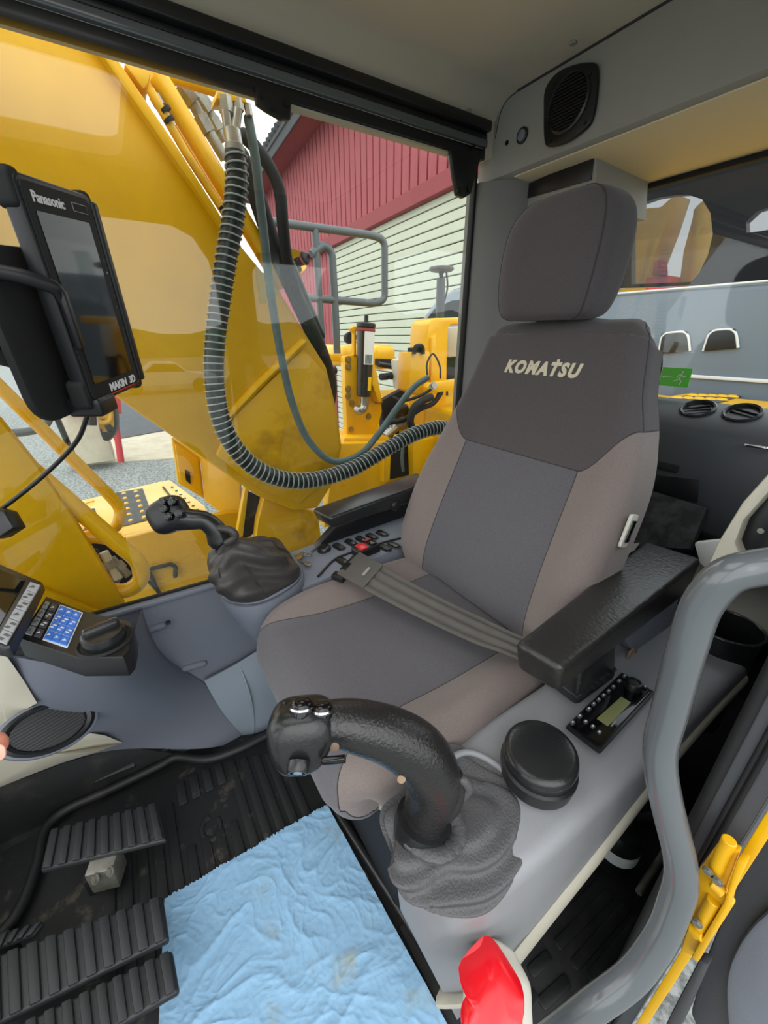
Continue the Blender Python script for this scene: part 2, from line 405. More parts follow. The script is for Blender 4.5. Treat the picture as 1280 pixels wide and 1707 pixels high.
# right rear pillar
pil = [(0.530, -0.222), (0.496, -0.222), (0.480, -0.226), (0.455, -0.243), (0.42, -0.275), (0.395, -0.325), (0.385, -0.42), (0.385, -0.64), (0.530, -0.64)]
struct('wall_pillar', bm_poly([(x, y, 0.3) for x, y in pil], (0, 0, 1.345)), 'pillar_grey', label='padded grey corner pillar behind the seat')
struct('trim_2', box2((0.488, -0.2215, 0.62), (0.508, -0.213, 1.69), 0.002), 'black_matte', label='black rubber seal at the rear edge of the right window')
# right wall below the window
wl = struct('wall_right', box2((0.485, -0.24, -0.02), (0.53, 1.3, 0.618), 0.004), 'panel_blue')
struct('trim_3', box2((0.478, -0.24, 0.6185), (0.512, 1.3, 0.63), 0.003), 'trim_grey', label='grey sill edge under the right window')
struct('trim_4', box2((0.496, -0.22, 0.6305), (0.506, 1.3, 0.636), 0.001), 'black_matte', label='thin black gasket between sill and right window glass')
g = struct('window_1', box2((0.4985, -0.213, 0.63), (0.5035, 1.3, 1.70)), 'glass')
g['label'] = 'large clear right side window reflecting the doorway'
# moulded boss and ribs on the right panel
p = onX(280, 1037, 0.485)
bs = obj('screw_boss', bm_lathe([(0.020, 0), (0.018, 0.006), (0.0125, 0.0075), (0.0115, 0.003), (0, 0.003)], basis(p, (0, 1, 0), (0, 0, 1)) @ Matrix.Rotation(0, 4, 'X'), 28), 'panel_blue', wl)
bolt(bs, p + V((-0.002, 0, 0)), (-1, 0, 0), 0.005, 'black_satin')
for (a, c) in (((247, 1050), (272, 1042)), ((305, 1115), (340, 1105))):
    p1, p2 = onX(*a, 0.485), onX(*c, 0.485)
    obj('moulded_rib', bm_tube([p1, p1.lerp(p2, .5), p2], 0.011, 14, round_end=True), 'panel_blue', wl)
# footwell cover at the foot of the right panel
fx = 0.47
vs = [onX(340, 1133, fx), onX(400, 1103, fx), onX(440, 1075, fx), onX(500, 1050, fx),
      onX(372, 1190, fx - 0.03), onX(418, 1155, fx - 0.045), onX(450, 1130, fx - 0.045), onX(520, 1100, fx - 0.045),
      onX(410, 1226, fx - 0.02), onX(425, 1222, fx - 0.04), onX(455, 1208, fx - 0.04), onX(540, 1180, fx - 0.04)]
fs = [(i, i + 1, i + 5, i + 4) for r in (0, 4) for i in (r, r + 1, r + 2)]
fc = obj('footwell_cover', bm_sub(vs, fs, 3, 0.008), 'lower_trim')
tag(fc, 'smooth blue-grey moulded cover at the floor below the right wall panel', 'cover')
obj('ridge', bm_tube(smoothpath([onX(398, 1105, fx - 0.004), onX(415, 1155, fx - 0.047), onX(422, 1190, fx - 0.046), onX(423, 1221, fx - 0.042)], 6), 0.0045, 8), 'lower_trim', fc)
# rear window and parcel shelf
g = struct('window_2', box2((-0.50, -0.606, 1.05), (0.385, -0.60, 1.635)), 'glass_tint'); g['label'] = 'rear window behind the headrest'
struct('trim_5', box2((-0.52, -0.60, 1.618), (0.39, -0.578, 1.634), 0.003), 'black_matte', label='black rubber seal along the top of the rear window')
pr = [(-0.62, 1.085), (-0.52, 1.085), (-0.485, 1.072), (-0.43, 1.045), (-0.415, 1.02), (-0.41, 0.90), (-0.415, 0.80), (-0.45, 0.775), (-0.62, 0.775)]
sh = bm_poly([(-0.50, y, z) for y, z in pr], (0.93, 0, 0), 0.006)
sh = tag(obj('vent_shelf', sh, 'shelf_grey'), 'charcoal plastic shelf with round air vents below the rear window', 'shelf')
nrm = V((0, 0.0275, 0.055)).normalized()
for (u, v) in ((1163, 682), (1237, 689)):
    d = ray(u, v); q0 = V((0, -0.458, 1.0585)); t = (q0 - CAM).dot(nrm) / d.dot(nrm); p = CAM + d * t
    M = basis(p, (1, 0, 0), nrm.cross(V((1, 0, 0))))
    vt = obj('air_vent', bm_lathe([(0.039, -0.002), (0.039, 0.004), (0.036, 0.006), (0.032, 0.004), (0.031, -0.012), (0, -0.014)], M, 32), 'black_satin', sh)
    for k in range(3 if u < 1200 else 2):
        A = M @ Matrix.Rotation(0.5 if u < 1200 else -0.3, 4, 'Z') @ Matrix.Translation((0, -0.014 + k * 0.014, -0.002)) @ Matrix.Rotation(0.6, 4, 'X')
        obj('vane', bm_box((0.054, 0.012, 0.0015), A, 0.0005), 'black_satin', vt)
hb = bm_tube(roundpath([onY(1242, 740, -0.412), onY(1240, 742, -0.395), onY(1282, 748, -0.395), onY(1284, 748, -0.412)], 0.01), 0.003, 10)
obj('pull_handle', hb, 'chrome', sh)
b = bm_rr(0.055, 0.02, 0.006, 0.006, basis(onY(1113, 778, -0.412), (-1, 0, 0), (0, 0, 1)), 0.002); obj('catch', b, 'black_matte', sh)
# wall below the shelf
struct('wall_back', box2((-0.52, -0.64, -0.02), (0.52, -0.60, 1.05)), 'black_plastic', label='dark lower rear wall of the cab')
# front frame of the cab (seen only in reflections)
for i, x in enumerate((-0.5, 0.5)):
    struct('wall_front', box2((x - 0.03, 1.30, -0.02), (x + 0.03, 1.37, 1.86), 0.006), 'trim_grey', label='front pillar of the cab')
struct('wall_front', box2((-0.52, 1.30, 1.76), (0.52, 1.37, 1.865), 0.006), 'trim_grey', label='front header of the cab')
struct('wall_front', box2((-0.52, 1.36, -0.02), (0.52, 1.42, 0.42), 0.006), 'black_plastic', label='low front panel of the cab')
# left wall with door opening; the camera stands in the doorway
def zy(pts, x): return [(x, a, b) for a, b in pts]
dl = [(-0.62, -0.02), (0.27, -0.02), (0.28, 0.30), (0.28, 1.0), (0.285, 1.45), (0.30, 1.55), (0.35, 1.625), (0.43, 1.66), (1.3, 1.665), (1.3, 1.865), (-0.62, 1.865)]
winl = [(y - 0.17, z + 1.33) for y, z in rrect(0.62, 0.46, 0.07)]
wleft = struct('wall_left', bm_poly(zy(dl, -0.542), (0.045, 0, 0), holes=[zy(winl, -0.542)]), 'door_grey', smooth=False, label='left wall of the cab around the door opening')
struct('window_3', box2((-0.530, -0.5, 1.08), (-0.525, 0.15, 1.58)), 'glass_tint', label='left rear side window')
for k, (x, w_) in enumerate(((-0.503, 0.006), (-0.521, 0.0025), (-0.5265, 0.0025))):
    obj('seal_lip', bm_tube([(x, 0.279, 0.10), (x, 0.2825, 0.32), (x, 0.2815, 1.0), (x, 0.286, 1.45)], w_, 10), 'black_matte', wleft)
struct('trim_6', bm_poly([(-0.5465, 0.270, -0.02), (-0.5465, 0.284, 0.30), (-0.5465, 0.284, 1.0), (-0.5465, 0.289, 1.45), (-0.5465, 0.304, 1.55), (-0.5465, 0.354, 1.63), (-0.5465, 0.32, 1.64), (-0.5465, 0.26, 1.50), (-0.5465, 0.25, -0.02)], (-0.010, 0, 0), 0.001), 'yellow_clean', label='yellow painted flange of the door pillar')
# pale inner pillar trim beside the doorway
pt = [onY(1290, 778, .24), onY(1236, 838, .24), onY(1195, 905, .24), onY(1176, 950, .24), onY(1192, 985, .24), onY(1215, 960, .24), onY(1238, 935, .24), onY(1226, 905, .24), onY(1240, 868, .24), onY(1290, 812, .24)]
ptr = struct('trim_7', bm_poly(pt, (0, -0.035, 0), 0.004), 'beige_plastic', label='pale beige trim around the left rear window corner')
b = bm_poly([onY(1292, 815, .225), onY(1242, 870, .225), onY(1230, 905, .225), onY(1242, 932, .225), onY(1292, 915, .225)], (0, -0.02, 0), 0.003)
obj('dark_insert', b, 'black_plastic', ptr)
bolt(ptr, onY(1268, 885, .226), (0, 1, 0), 0.0022, 'steel')
# ================================================================== operator seat
SX = 0.012
def cr(arr, t):
    n = len(arr) - 1; x = min(max(t, 0), 1) * n; i = min(int(x), n - 1); f = x - i
    b, c = arr[i], arr[i + 1]; a = arr[i - 1] if i else [2 * p - q for p, q in zip(b, c)]; d = arr[i + 2] if i + 2 <= n else [2 * q - p for p, q in zip(b, c)]
    return [0.5 * (2 * B + (C - A) * f + (2 * A - 5 * B + 4 * C - D_) * f * f + (3 * B - A - 3 * C + D_) * f ** 3) for A, B, C, D_ in zip(a, b, c, d)]
def sst(x): x = min(max(x, 0), 1); return x * x * (3 - 2 * x)
class Pad:
    """upholstered pad: a centre-line (y,z) with half width W, bolster height B and side depth; s runs across, t along"""
    def __init__(s, nodes, sgn, r=0.03, b0=0.5): s.n, s.sgn, s.r, s.b0 = nodes, sgn, r, b0
    def at(s, sx, t, lift=0.0):
        y, z, W, B, dep = cr(s.n, t); y1, z1 = cr(s.n, min(t + 0.004, 1))[:2]; y0, z0 = cr(s.n, max(t - 0.004, 0))[:2]
        ty, tz = y1 - y0, z1 - z0; l = math.hypot(ty, tz) or 1; ny, nz = s.sgn * tz / l, -s.sgn * ty / l
        r = min(s.r, W * 0.5, dep); a = W - r; arc = r * PI / 2; tot = a + arc + (dep - r); q = abs(sx) * tot; sg = 1 if sx >= 0 else -1
        if q <= a: x, h = q, 0.0
        elif q <= a + arc: w = (q - a) / r; x, h = a + r * math.sin(w), -r * (1 - math.cos(w))
        else: x, h = W, -r - (q - a - arc)
        bump = B * (sst((x / W - s.b0) / (0.86 - s.b0)))
        crown = -0.006 * (min(x / W, s.b0) / s.b0) ** 2 * (1 if B == 0 else 0)
        h += bump + lift + crown
        return V((SX + sg * x, y + ny * h, z + nz * h))
    def sfor(s, x, t):
        W, dep = cr(s.n, t)[2], cr(s.n, t)[4]; r = min(s.r, W * 0.5, dep); a = W - r; arc = r * PI / 2; tot = a + arc + (dep - r)
        return min(x, a) / tot if x <= a else (a + r * math.asin(min((x - a) / r, 1))) / tot
seat = thing('operator_seat', 'grey and charcoal fabric operator seat with headrest and KOMATSU lettering', 'seat', (SX, 0.3, FZ))
seat['label'] = 'grey and charcoal fabric operator seat with headrest and embroidered lettering'
# backrest ------------------------------------------------------------
BN = [(0.105, 0.655, 0.215, 0.0, 0.03), (0.148, 0.67, 0.245, 0.020, 0.07), (0.150, 0.74, 0.262, 0.036, 0.095), (0.125, 0.83, 0.265, 0.036, 0.10), (0.092, 0.92, 0.262, 0.030, 0.10), (0.055, 1.015, 0.25, 0.018, 0.10),
      (0.035, 1.09, 0.230, 0.008, 0.09), (0.022, 1.16, 0.208, 0.002, 0.075), (0.006, 1.225, 0.192, 0, 0.07), (-0.004, 1.256, 0.185, 0, 0.065), (-0.026, 1.279, 0.175, 0, 0.055), (-0.070, 1.286, 0.160, 0, 0.035), (-0.095, 1.272, 0.14, 0, 0.02)]
BP = Pad(BN, 1, 0.036, 0.5)
T0 = 0.42      # seam height of the upper panel (z about 1.015)
def cw(t): return 0.150 + 0.022 * (1 - t / T0)      # half width of the centre panel
def tb(s, s0):                                       # lower edge of the upper panel
    k = min(max((abs(s) - s0) / (1 - s0), 0), 1); return T0 + 0.085 * sst(min(k * 1.7, 1)) + 0.02 * k
back = obj('backrest', bm_grid(lambda a, b: (lambda s: BP.at(s, tb(s, BP.sfor(cw(T0), T0)) + b * (1 - tb(s, BP.sfor(cw(T0), T0)))))(a * 2 - 1), 72, 50), 'fabric_dark', seat)
obj('centre_panel', bm_grid(lambda a, b: (lambda t: BP.at((a * 2 - 1) * BP.sfor(cw(t), t), t))(b * T0), 40, 40), 'fabric_mid', back)
for sg in (-1, 1):
    def bol(a, b, sg=sg):
        s0 = BP.sfor(cw(b * T0), b * T0); s = s0 + a * (1 - s0); return BP.at(sg * s, b * tb(s, BP.sfor(cw(T0), T0)))
    obj('bolster', bm_grid(bol, 36, 40), 'fabric_light', back)
    obj('seam', bm_tube([BP.at(sg * BP.sfor(cw(b / 24 * T0), b / 24 * T0), b / 24 * T0, -0.0006) for b in range(2, 25)], 0.0013, 6), 'piping', back)
    s0 = BP.sfor(cw(T0), T0)
    obj('seam', bm_tube([BP.at(sg * (s0 + k / 24 * (0.99 - s0)), tb(s0 + k / 24 * (0.99 - s0), s0), -0.0006) for k in range(25)], 0.0013, 6), 'piping', back)
    obj('seam', bm_tube([BP.at(sg * 0.80, tb(0.8, s0) + k / 30 * (0.94 - tb(0.8, s0)), -0.0008) for k in range(31)], 0.0013, 6), 'piping', back)
obj('seam', bm_tube([BP.at((k / 20 - 0.5) * 2 * BP.sfor(cw(T0), T0), T0, -0.0006) for k in range(21)], 0.0013, 6), 'piping', back)
def bk(a, b):
    p, q = BP.at(-1, b), BP.at(1, b); r = p.lerp(q, a); return r + V((0, -0.035, 0)) * math.sin(PI * a) ** 0.5 * math.sin(PI * min(b + 0.02, 1)) ** 0.5
obj('back_shell', bm_grid(bk, 20, 30), 'black_matte', back)
# embroidered lettering wrapped on the upper panel
tx = bm_text('KOMATSU', 0.034, Matrix.Identity(4), 0.0004, 0.22, 0.0019, 1.22, 1.12)
xs = [v.co.x for v in tx.verts]; k = 0.183 / (max(xs) - min(xs)); 
bm_box((0.007, 0.009, 0.0008), Matrix.Translation((0.0445, 0.0165, 0)), bm=tx)
def ysurf(z):
    lo, hi = 0.3, 0.85
    for _ in range(30):
        m = (lo + hi) / 2
        if cr(BN, m)[1] < z: lo = m
        else: hi = m
    return cr(BN, lo)[0]
for v in tx.verts:
    x = -v.co.x * k; z = 1.190 + v.co.y * k * 1.12; v.co = V((SX + x, ysurf(z) + 0.0012 + v.co.z, z))
obj('lettering', tx, 'logo', back)
# headrest ------------------------------------------------------------
HN = [(1.280, .05, .02), (1.282, .086, .036), (1.292, .106, .050), (1.320, .116, .058), (1.365, .121, .062), (1.41, .121, .062), (1.448, .114, .058), (1.472, .099, .050), (1.487, .075, .039), (1.495, .042, .022), (1.497, .01, .006)]
HC = V((0.034, -0.03, 0))
def hd(a, b, grow=0.0):
    z, w_, d_ = cr(HN, b); th = a * 2 * PI; c, s = math.cos(th), math.sin(th); e = 0.55
    return V((HC.x + (w_ + grow) * math.copysign(abs(c) ** e, c), HC.y + (d_ + grow) * math.copysign(abs(s) ** e, s) - (z - 1.39) * 0.10, z))
hr = obj('headrest', bm_grid(hd, 96, 48, closeu=True), 'fabric_dark', seat)
for a in (0.105, 0.395):
    obj('seam', bm_tube([hd(a, 0.08 + 0.84 * k / 30, 0.0) for k in range(31)], 0.0014, 6), 'piping', hr)
for sx in (-0.04, 0.04): obj('headrest_post', bm_cyl((0.02 + sx, -0.045, 1.24), (0.02 + sx, -0.045, 1.31), 0.006), 'black_satin', seat)
# cushion -------------------------------------------------------------
CN = [(0.09, 0.655, 0.235, 0.02, 0.05), (0.14, 0.662, 0.248, 0.028, 0.09), (0.24, 0.658, 0.255, 0.034, 0.11), (0.36, 0.656, 0.258, 0.034, 0.12), (0.46, 0.662, 0.256, 0.028, 0.12), (0.54, 0.664, 0.246, 0.016, 0.12), (0.585, 0.652, 0.232, 0.006, 0.12),
      (0.612, 0.620, 0.220, 0.0, 0.13), (0.617, 0.575, 0.214, 0.0, 0.14), (0.600, 0.520, 0.208, 0.0, 0.14), (0.562, 0.475, 0.200, 0.0, 0.10), (0.50, 0.455, 0.19, 0.0, 0.05)]
CP = Pad(CN, -1, 0.045, 0.55)
def ccw(t): return 0.150 + 0.012 * t + 0.045 * sst((t - 0.35) / 0.3)
ch = obj('cushion', bm_grid(lambda a, b: (lambda t: CP.at((a * 2 - 1) * CP.sfor(ccw(t), t), t))(b), 48, 70), 'fabric_mid', seat)
for sg in (-1, 1):
    def cb_(a, b, sg=sg):
        s0 = CP.sfor(ccw(b), b); return CP.at(sg * (s0 + a * (1 - s0)), b)
    obj('bolster', bm_grid(cb_, 32, 70), 'fabric_light', ch)
    obj('seam', bm_tube([CP.at(sg * CP.sfor(ccw(k / 50), k / 50), k / 50, -0.0006) for k in range(2, 50)], 0.0013, 6), 'piping', ch)
obj('seat_pan', bm_box((0.43, 0.40, 0.10), Matrix.Translation((SX, 0.33, 0.545)), 0.02, 3), 'beige_plastic', seat)
b = bm_poly([(SX + 0.205, 0.545, 0.50), (SX + 0.205, 0.50, 0.46), (SX + 0.205, 0.42, 0.48), (SX + 0.205, 0.42, 0.565), (SX + 0.205, 0.56, 0.56)], (0.022, 0, 0), 0.004); obj('side_cover', b, 'beige_plastic', seat)
b = bm_box((0.40, 0.42, 0.42), Matrix.Translation((SX, 0.27, 0.29)), 0.02, 2); obj('suspension_boot', b, 'black_matte', seat)
# lumbar rocker in a pale bezel on the near side
W_ = cr(BN, 0.345)
fr_ = basis(onX(1044, 882, SX - 0.262), (0, 0.93, 0.37), (0, -0.37, 0.93)); fr_ = fr_ @ Matrix.Rotation(0.0, 4, 'X')
Mz = Matrix.Translation(onX(1044, 884, SX - 0.2635)) @ Matrix(((0, 0, -1), (-0.97, -0.24, 0), (-0.24, 0.97, 0))).to_4x4()
bz = obj('lumbar_bezel', bm_rr(0.024, 0.060, 0.006, 0.005, Mz, 0.0015), 'white_plastic', seat)
obj('rocker', bm_rr(0.012, 0.040, 0.004, 0.002, Mz @ Matrix.Translation((0, 0, 0.0045)), 0.001), 'black_gloss', bz)
# recliner link on the far side
q = onY(688, 845, 0.10)
o = obj('recliner_link', bm_tube(roundpath([(SX + 0.262, 0.14, 0.72), (SX + 0.272, 0.14, 0.785), (SX + 0.262, 0.12, 0.80)], 0.02), 0.007, 12), 'beige_plastic', seat)
o = obj('recliner_knob', bm_cyl((SX + 0.255, 0.185, 0.835), (SX + 0.285, 0.20, 0.84), 0.016, 20, 0.003), 'black_plastic', seat)
# seat belt -----------------------------------------------------------
ea = [onZ(568, 960, .722), onZ(640, 1000, .715), onZ(720, 1040, .708), onZ(790, 1072, .710), onZ(853, 1095, .724), (-0.315, 0.19, 0.70)]
eb = [onZ(603, 926, .736), onZ(668, 962, .726), onZ(745, 1002, .716), onZ(810, 1033, .716), onZ(872, 1062, .732), (-0.31, 0.12, 0.70)]
pa, pb = smoothpath(ea, 8), smoothpath(eb, 8)
n_ = len(pa) - 1
bb = thicken(bm_grid(lambda a, b: pa[round(b * n_)].lerp(pb[round(b * n_)], a) + V((0, 0, 0.0016 * math.sin(a * 6 * PI))), 24, n_), 0.0022)
belt = tag(obj('seat_belt', bb, 'webbing'), 'grey webbing lap belt lying across the seat cushion', 'belt')
fb = thicken(bm_grid(lambda a, b: pa[0].lerp(pb[0], a * 1.06 - 0.03).lerp(pa[5].lerp(pb[5], a * 1.06 - 0.03), b - 0.12) + V((0, 0, 0.0045)), 4, 4), 0.003)
obj('folded_end', fb, 'webbing', belt)
c0 = pa[3].lerp(pb[3], .5); e1 = (pb[5] - pa[5]).normalized(); e2 = (pa[8] - pa[5]).normalized()
obj('stitching', bm_box((0.032, 0.007, 0.0015), basis(c0 + V((0, 0, 0.0065)), e1, e2)), 'grey_print', belt)
m0 = pa[0].lerp(pb[0], .5)
tg = bm_box((0.060, 0.020, 0.009), basis(m0 - e2 * 0.008, e1, e2), 0.003); obj('latch_plate', tg, 'black_plastic', belt)
bk_ = bm_box((0.022, 0.035, 0.016), basis(pa[0] - e2 * 0.006 + V((0, 0, -0.006)), e1, e2), 0.004); obj('belt_stop', bk_, 'black_plastic', belt)
# armrests ------------------------------------------------------------
def armrest(name, label, top, th0, th1, m='armrest_vinyl', bev=0.011):
    """top: inner front, outer front, outer rear, inner rear"""
    t = thing(name, label, 'armrest', (sum(p[0] for p in top) / 4, sum(p[1] for p in top) / 4, top[0][2] - th0), 'seat armrests')
    b = bmesh.new(); T = [V(p) for p in top]; c = (T[0] + T[1] + T[2] + T[3]) / 4
    low = [p + V(((c.x - p.x) * 0.12, 0.0, -(th0 if i < 2 else th1))) for i, p in enumerate(T)]
    low[0].y -= 0.012; low[1].y -= 0.012
    vs = [b.verts.new(p) for p in T + low]
    for f in ((0, 1, 2, 3), (7, 6, 5, 4), (0, 4, 5, 1), (1, 5, 6, 2), (2, 6, 7, 3), (3, 7, 4, 0)): b.faces.new([vs[i] for i in f])
    bmesh.ops.recalc_face_normals(b, faces=b.faces[:]); bmesh.ops.bevel(b, geom=b.edges[:], offset=bev, segments=4, profile=0.5, affect='EDGES')
    obj('pad', b, m, t); return t
la = armrest('armrest', 'black textured vinyl armrest beside the radio, nearest the doorway', [onZ(856, 1070, .855), onZ(938, 1118, .855), onZ(1172, 930, .862), onZ(1075, 900, .862)], 0.055, 0.085)
p1 = V((-0.262, -0.02, 0.80))
b = bm_poly([(-0.300, 0.12, 0.80), (-0.300, -0.12, 0.80), (-0.300, -0.14, 0.66), (-0.300, -0.02, 0.66), (-0.300, 0.03, 0.70)], (0.03, 0, 0), 0.004)
ab = obj('support_bracket', b, 'trim_grey', la)
hp = onX(1052, 1090, -0.3005)
obj('pivot_bush', bm_lathe([(0.016, 0), (0.016, 0.003), (0.010, 0.004), (0.009, -0.004), (0, -0.004)], basis(hp, (0, -1, 0), (0, 0, 1)), 24), 'brown_wood', la)
ra = armrest('armrest', 'black armrest on the far side of the seat, against the window', [(0.262, 0.39, 0.850), (0.342, 0.402, 0.850), (0.352, 0.06, 0.885), (0.268, 0.06, 0.885)], 0.034, 0.050, 'black_satin', 0.009)
obj('support_bracket', box2((0.275, 0.0, 0.70), (0.30, 0.10, 0.84), 0.005), 'black_plastic', ra)
# ================================================================== left console
def roundring(P, r, n=4):
    out = []; m = len(P)
    for i in range(m):
        a, b, c = V(P[i - 1]), V(P[i]), V(P[(i + 1) % m]); d1, d2 = a - b, c - b; k = min(r, d1.length * .45, d2.length * .45)
        p1, p2 = b + d1.normalized() * k, b + d2.normalized() * k
        for j in range(n + 1): t = j / n; out.append(p1 * (1 - t) ** 2 + b * 2 * t * (1 - t) + p2 * t * t)
    return out
LR = [(-.16, -.25, -.43, .69, .63, .60, 0), (.00, -.25, -.43, .69, .63, .59, 0), (.12, -.25, -.43, .687, .615, .57, 0), (.20, -.247, -.428, .682, .575, .53, 0), (.28, -.243, -.425, .673, .525, .47, .02), (.36, -.237, -.42, .662, .47, .38, .05),
      (.43, -.234, -.415, .648, .42, .25, .10), (.48, -.238, -.408, .634, .36, .14, .15), (.515, -.245, -.400, .612, .31, .10, .19), (.542, -.255, -.385, .58, .26, .09, .22), (.558, -.272, -.365, .53, .22, .09, .24), (.563, -.295, -.348, .47, .20, .10, .24)]
rings = []
XIB = (-.25, -.25, -.25, -.25, -.245, -.24, -.25, -.275, -.30, -.325, -.333, -.335)
for (y, xi, xo, zt, zo, zi, sk), xib in zip(LR, XIB):
    P = [(xib, y, zi), (xi, y, zt), (xo, y, zt - 0.004), (xo - 0.004, y, zo), ((xi + xo) / 2 - 0.05 if zi < .3 else xo + 0.03, y, min(zi, zo - 0.02))]
    R = roundring(P, 0.022, 4); rings.append([V((p.x, p.y - (zt - p.z) * sk, p.z)) for p in R])
lc = thing('radio_console', 'grey moulded console beside the seat carrying the radio and left joystick', 'console', (-0.33, 0.3, FZ))
rr_ = []
for i in range(len(rings) - 1):
    for k in range(3): rr_.append([a.lerp(b, k / 3) for a, b in zip(rings[i], rings[i + 1])])
rr_.append(rings[-1])
obj('body', bm_loft(rr_), 'console_grey', lc)
tp = [V((xo - 0.003, y - (zt - zo) * sk, zo + 0.004)) for y, xi, xo, zt, zo, zi, sk in LR]
obj('trim_strip', bm_tube(smoothpath(tp, 4), lambda t: 0.009 + 0.011 * t, 10, flat=(1.5, 0.6)), 'beige_plastic', lc)
cs = [onX(905, 1372, -.425), onX(925, 1340, -.425), onX(962, 1298, -.427), onX(1020, 1240, -.428)]
# radio let into the console top
ZR = 0.6915
def rp(cx_, cy_, z=ZR): return onZ(820 + cx_ / 2.783, 760 + cy_ / 2.783, z)      # a point of the radio face
rc = [onZ(940, 1213, ZR), onZ(1036, 1124, ZR), onZ(1091, 1154, ZR), onZ(1001, 1258, ZR)]
ro = (rc[0] + rc[1] + rc[2] + rc[3]) / 4; ru = ((rc[1] + rc[2]) - (rc[0] + rc[3])).normalized(); RM = basis(ro, ru, V((0, 0, 1)).cross(ru))
RL = ((rc[1] + rc[2]) - (rc[0] + rc[3])).length / 2; RW = ((rc[0] + rc[1]) - (rc[2] + rc[3])).length / 2
radio = thing('car_radio', 'black car radio with olive display and round knob set in the console', 'radio', ro - V((0, 0, 0.004)))
obj('surround', bm_rr(RL, RW, 0.004, 0.003, RM @ Matrix.Translation((0, 0, -0.001)), 0.001), 'black_plastic', radio)
obj('faceplate', bm_rr(RL * 0.93, RW * 0.86, 0.004, 0.003, RM @ Matrix.Translation((0, 0, 0.002)), 0.001), 'black_gloss', radio)
l4 = [rp(482, 1232), rp(595, 1130), rp(640, 1157), rp(533, 1268)]
obj('display', bm_poly([p + V((0, 0, 0.0061)) for p in l4], (0, 0, 0.0006)), 'lcd', radio)
for i, (a, b_) in enumerate(((370, 1252), (403, 1222), (445, 1188), (467, 1165), (490, 1145), (513, 1125), (537, 1105), (558, 1085), (586, 1058), (610, 1035), (430, 1248), (463, 1270), (493, 1297), (705, 1085))):
    p = rp(a, b_); o = obj('button', bm_rr(0.0095 if i < 10 else 0.007, 0.006, 0.003, 0.0025, basis(p + V((0, 0, 0.0055)), ru, V((0, 0, 1)).cross(ru)), 0.0008, n=3), 'key_dark', radio)
    obj('button_mark', bm_box((0.0035, 0.0022, 0.0003), basis(p + V((0, 0, 0.0087)), ru, V((0, 0, 1)).cross(ru))), 'white_print', o)
kb = rp(650, 1085)
kn = obj('knob', bm_lathe([(0.0135, 0), (0.0125, 0.010), (0.0115, 0.012), (0.009, 0.0125), (0.0085, 0.0105), (0, 0.0105)], Matrix.Translation(kb + V((0, 0, 0.006))), 28), 'black_plastic', radio)
for a_, s_ in (((560, 1255), 'AM FM'),):
    p = rp(*a_); obj('legend', bm_box((0.016, 0.0018, 0.0003), basis(p + V((0, 0, 0.0062)), ru, V((0, 0, 1)).cross(ru))), 'grey_print', radio)
# round ashtray with a hinged lid
ac = onZ(900, 1262, 0.70)
ash = thing('ashtray', 'round black lidded cup set into the grey console behind the joystick boot', 'ashtray', (ac.x, ac.y, 0.68))
obj('cup', bm_lathe([(0.050, -0.02), (0.053, 0.0), (0.053, 0.004), (0.049, 0.006), (0.049, 0.016)], Matrix.Translation((ac.x, ac.y, 0.684)), 40), 'black_plastic', ash)
ld = Matrix.Translation((ac.x, ac.y, 0.701)) @ Matrix.Rotation(math.radians(-5), 4, 'X')
lid = obj('lid', bm_lathe([(0.0, 0.0), (0.0495, 0.0), (0.0505, 0.004), (0.0495, 0.011), (0.047, 0.0145), (0.040, 0.0165), (0.02, 0.018), (0, 0.0183)], ld, 40), 'black_satin', ash)
for px_ in ((925, 1296), (905, 1303)): obj('vent_slot', bm_box((0.012, 0.004, 0.004), basis(onZ(*px_, 0.697), RT, V((0, 0, 1)).cross(RT)), 0.001), 'black_matte', ash)
# ------------------------------------------------------------------ joystick boots (gathered leather)
def boot(parent, base, top, zt_c, folds, m, seedk=0.0, nfold=7, amp=0.010, twist=0.6):
    """base: ring of world points; top: (centre, radius, axis)"""
    tc, tr, ax = top; n = 96; pb = smoothpath(base, max(1, n // len(base)), closed=True); n = len(pb)
    cb = sum(pb, V()) / n; e1 = perp(ax); e2 = V(ax).normalized().cross(e1)
    a0 = math.atan2((pb[0] - cb).dot(e2), (pb[0] - cb).dot(e1)); sgn = 1 if ((pb[1] - cb).cross(pb[0] - cb)).dot(V(ax)) < 0 else -1
    def f(a, b):
        i = int(a * n) % n; p = pb[i]; th = a0 + sgn * 2 * PI * a; q = tc + (e1 * math.cos(th) + e2 * math.sin(th)) * tr
        k = sst(b) * 0.35 + b * 0.65; w_ = p.lerp(q, k)
        out = (p - cb); out.z = 0; out = out.normalized()
        bulge = math.sin(PI * min(b * 1.1, 1)) ** 0.7 * 0.026 * (1 if b < 0.87 else 0)
        fold = math.sin(nfold * 2 * PI * (a + 0.10 * b * twist) + seedk + 2.2 * math.sin(2 * PI * a + seedk)) * amp * math.sin(PI * min(b * 1.05, 1)) ** 0.7
        fold += math.sin(2 * 2 * PI * a + 7 * b + seedk * 2) * amp * 0.6 * math.sin(PI * b)
        fold += math.sin(b * 22 + 4 * math.sin(2 * PI * a * 2 + seedk)) * amp * 0.42 * math.sin(PI * b)
        return w_ + out * (bulge + fold) + V((0, 0, 1)) * fold * 0.4
    return obj('boot', bm_grid(f, n, 60, closeu=True), m, parent)
ZB = 0.640
base = [onZ(u, v, z) for u, v, z in ((672, 1372, .645), (668, 1430, .635), (698, 1480, .625), (745, 1512, .615), (808, 1510, .612), (858, 1440, .630), (886, 1350, .645), (850, 1290, .66), (775, 1252, .668), (700, 1310, .66))]
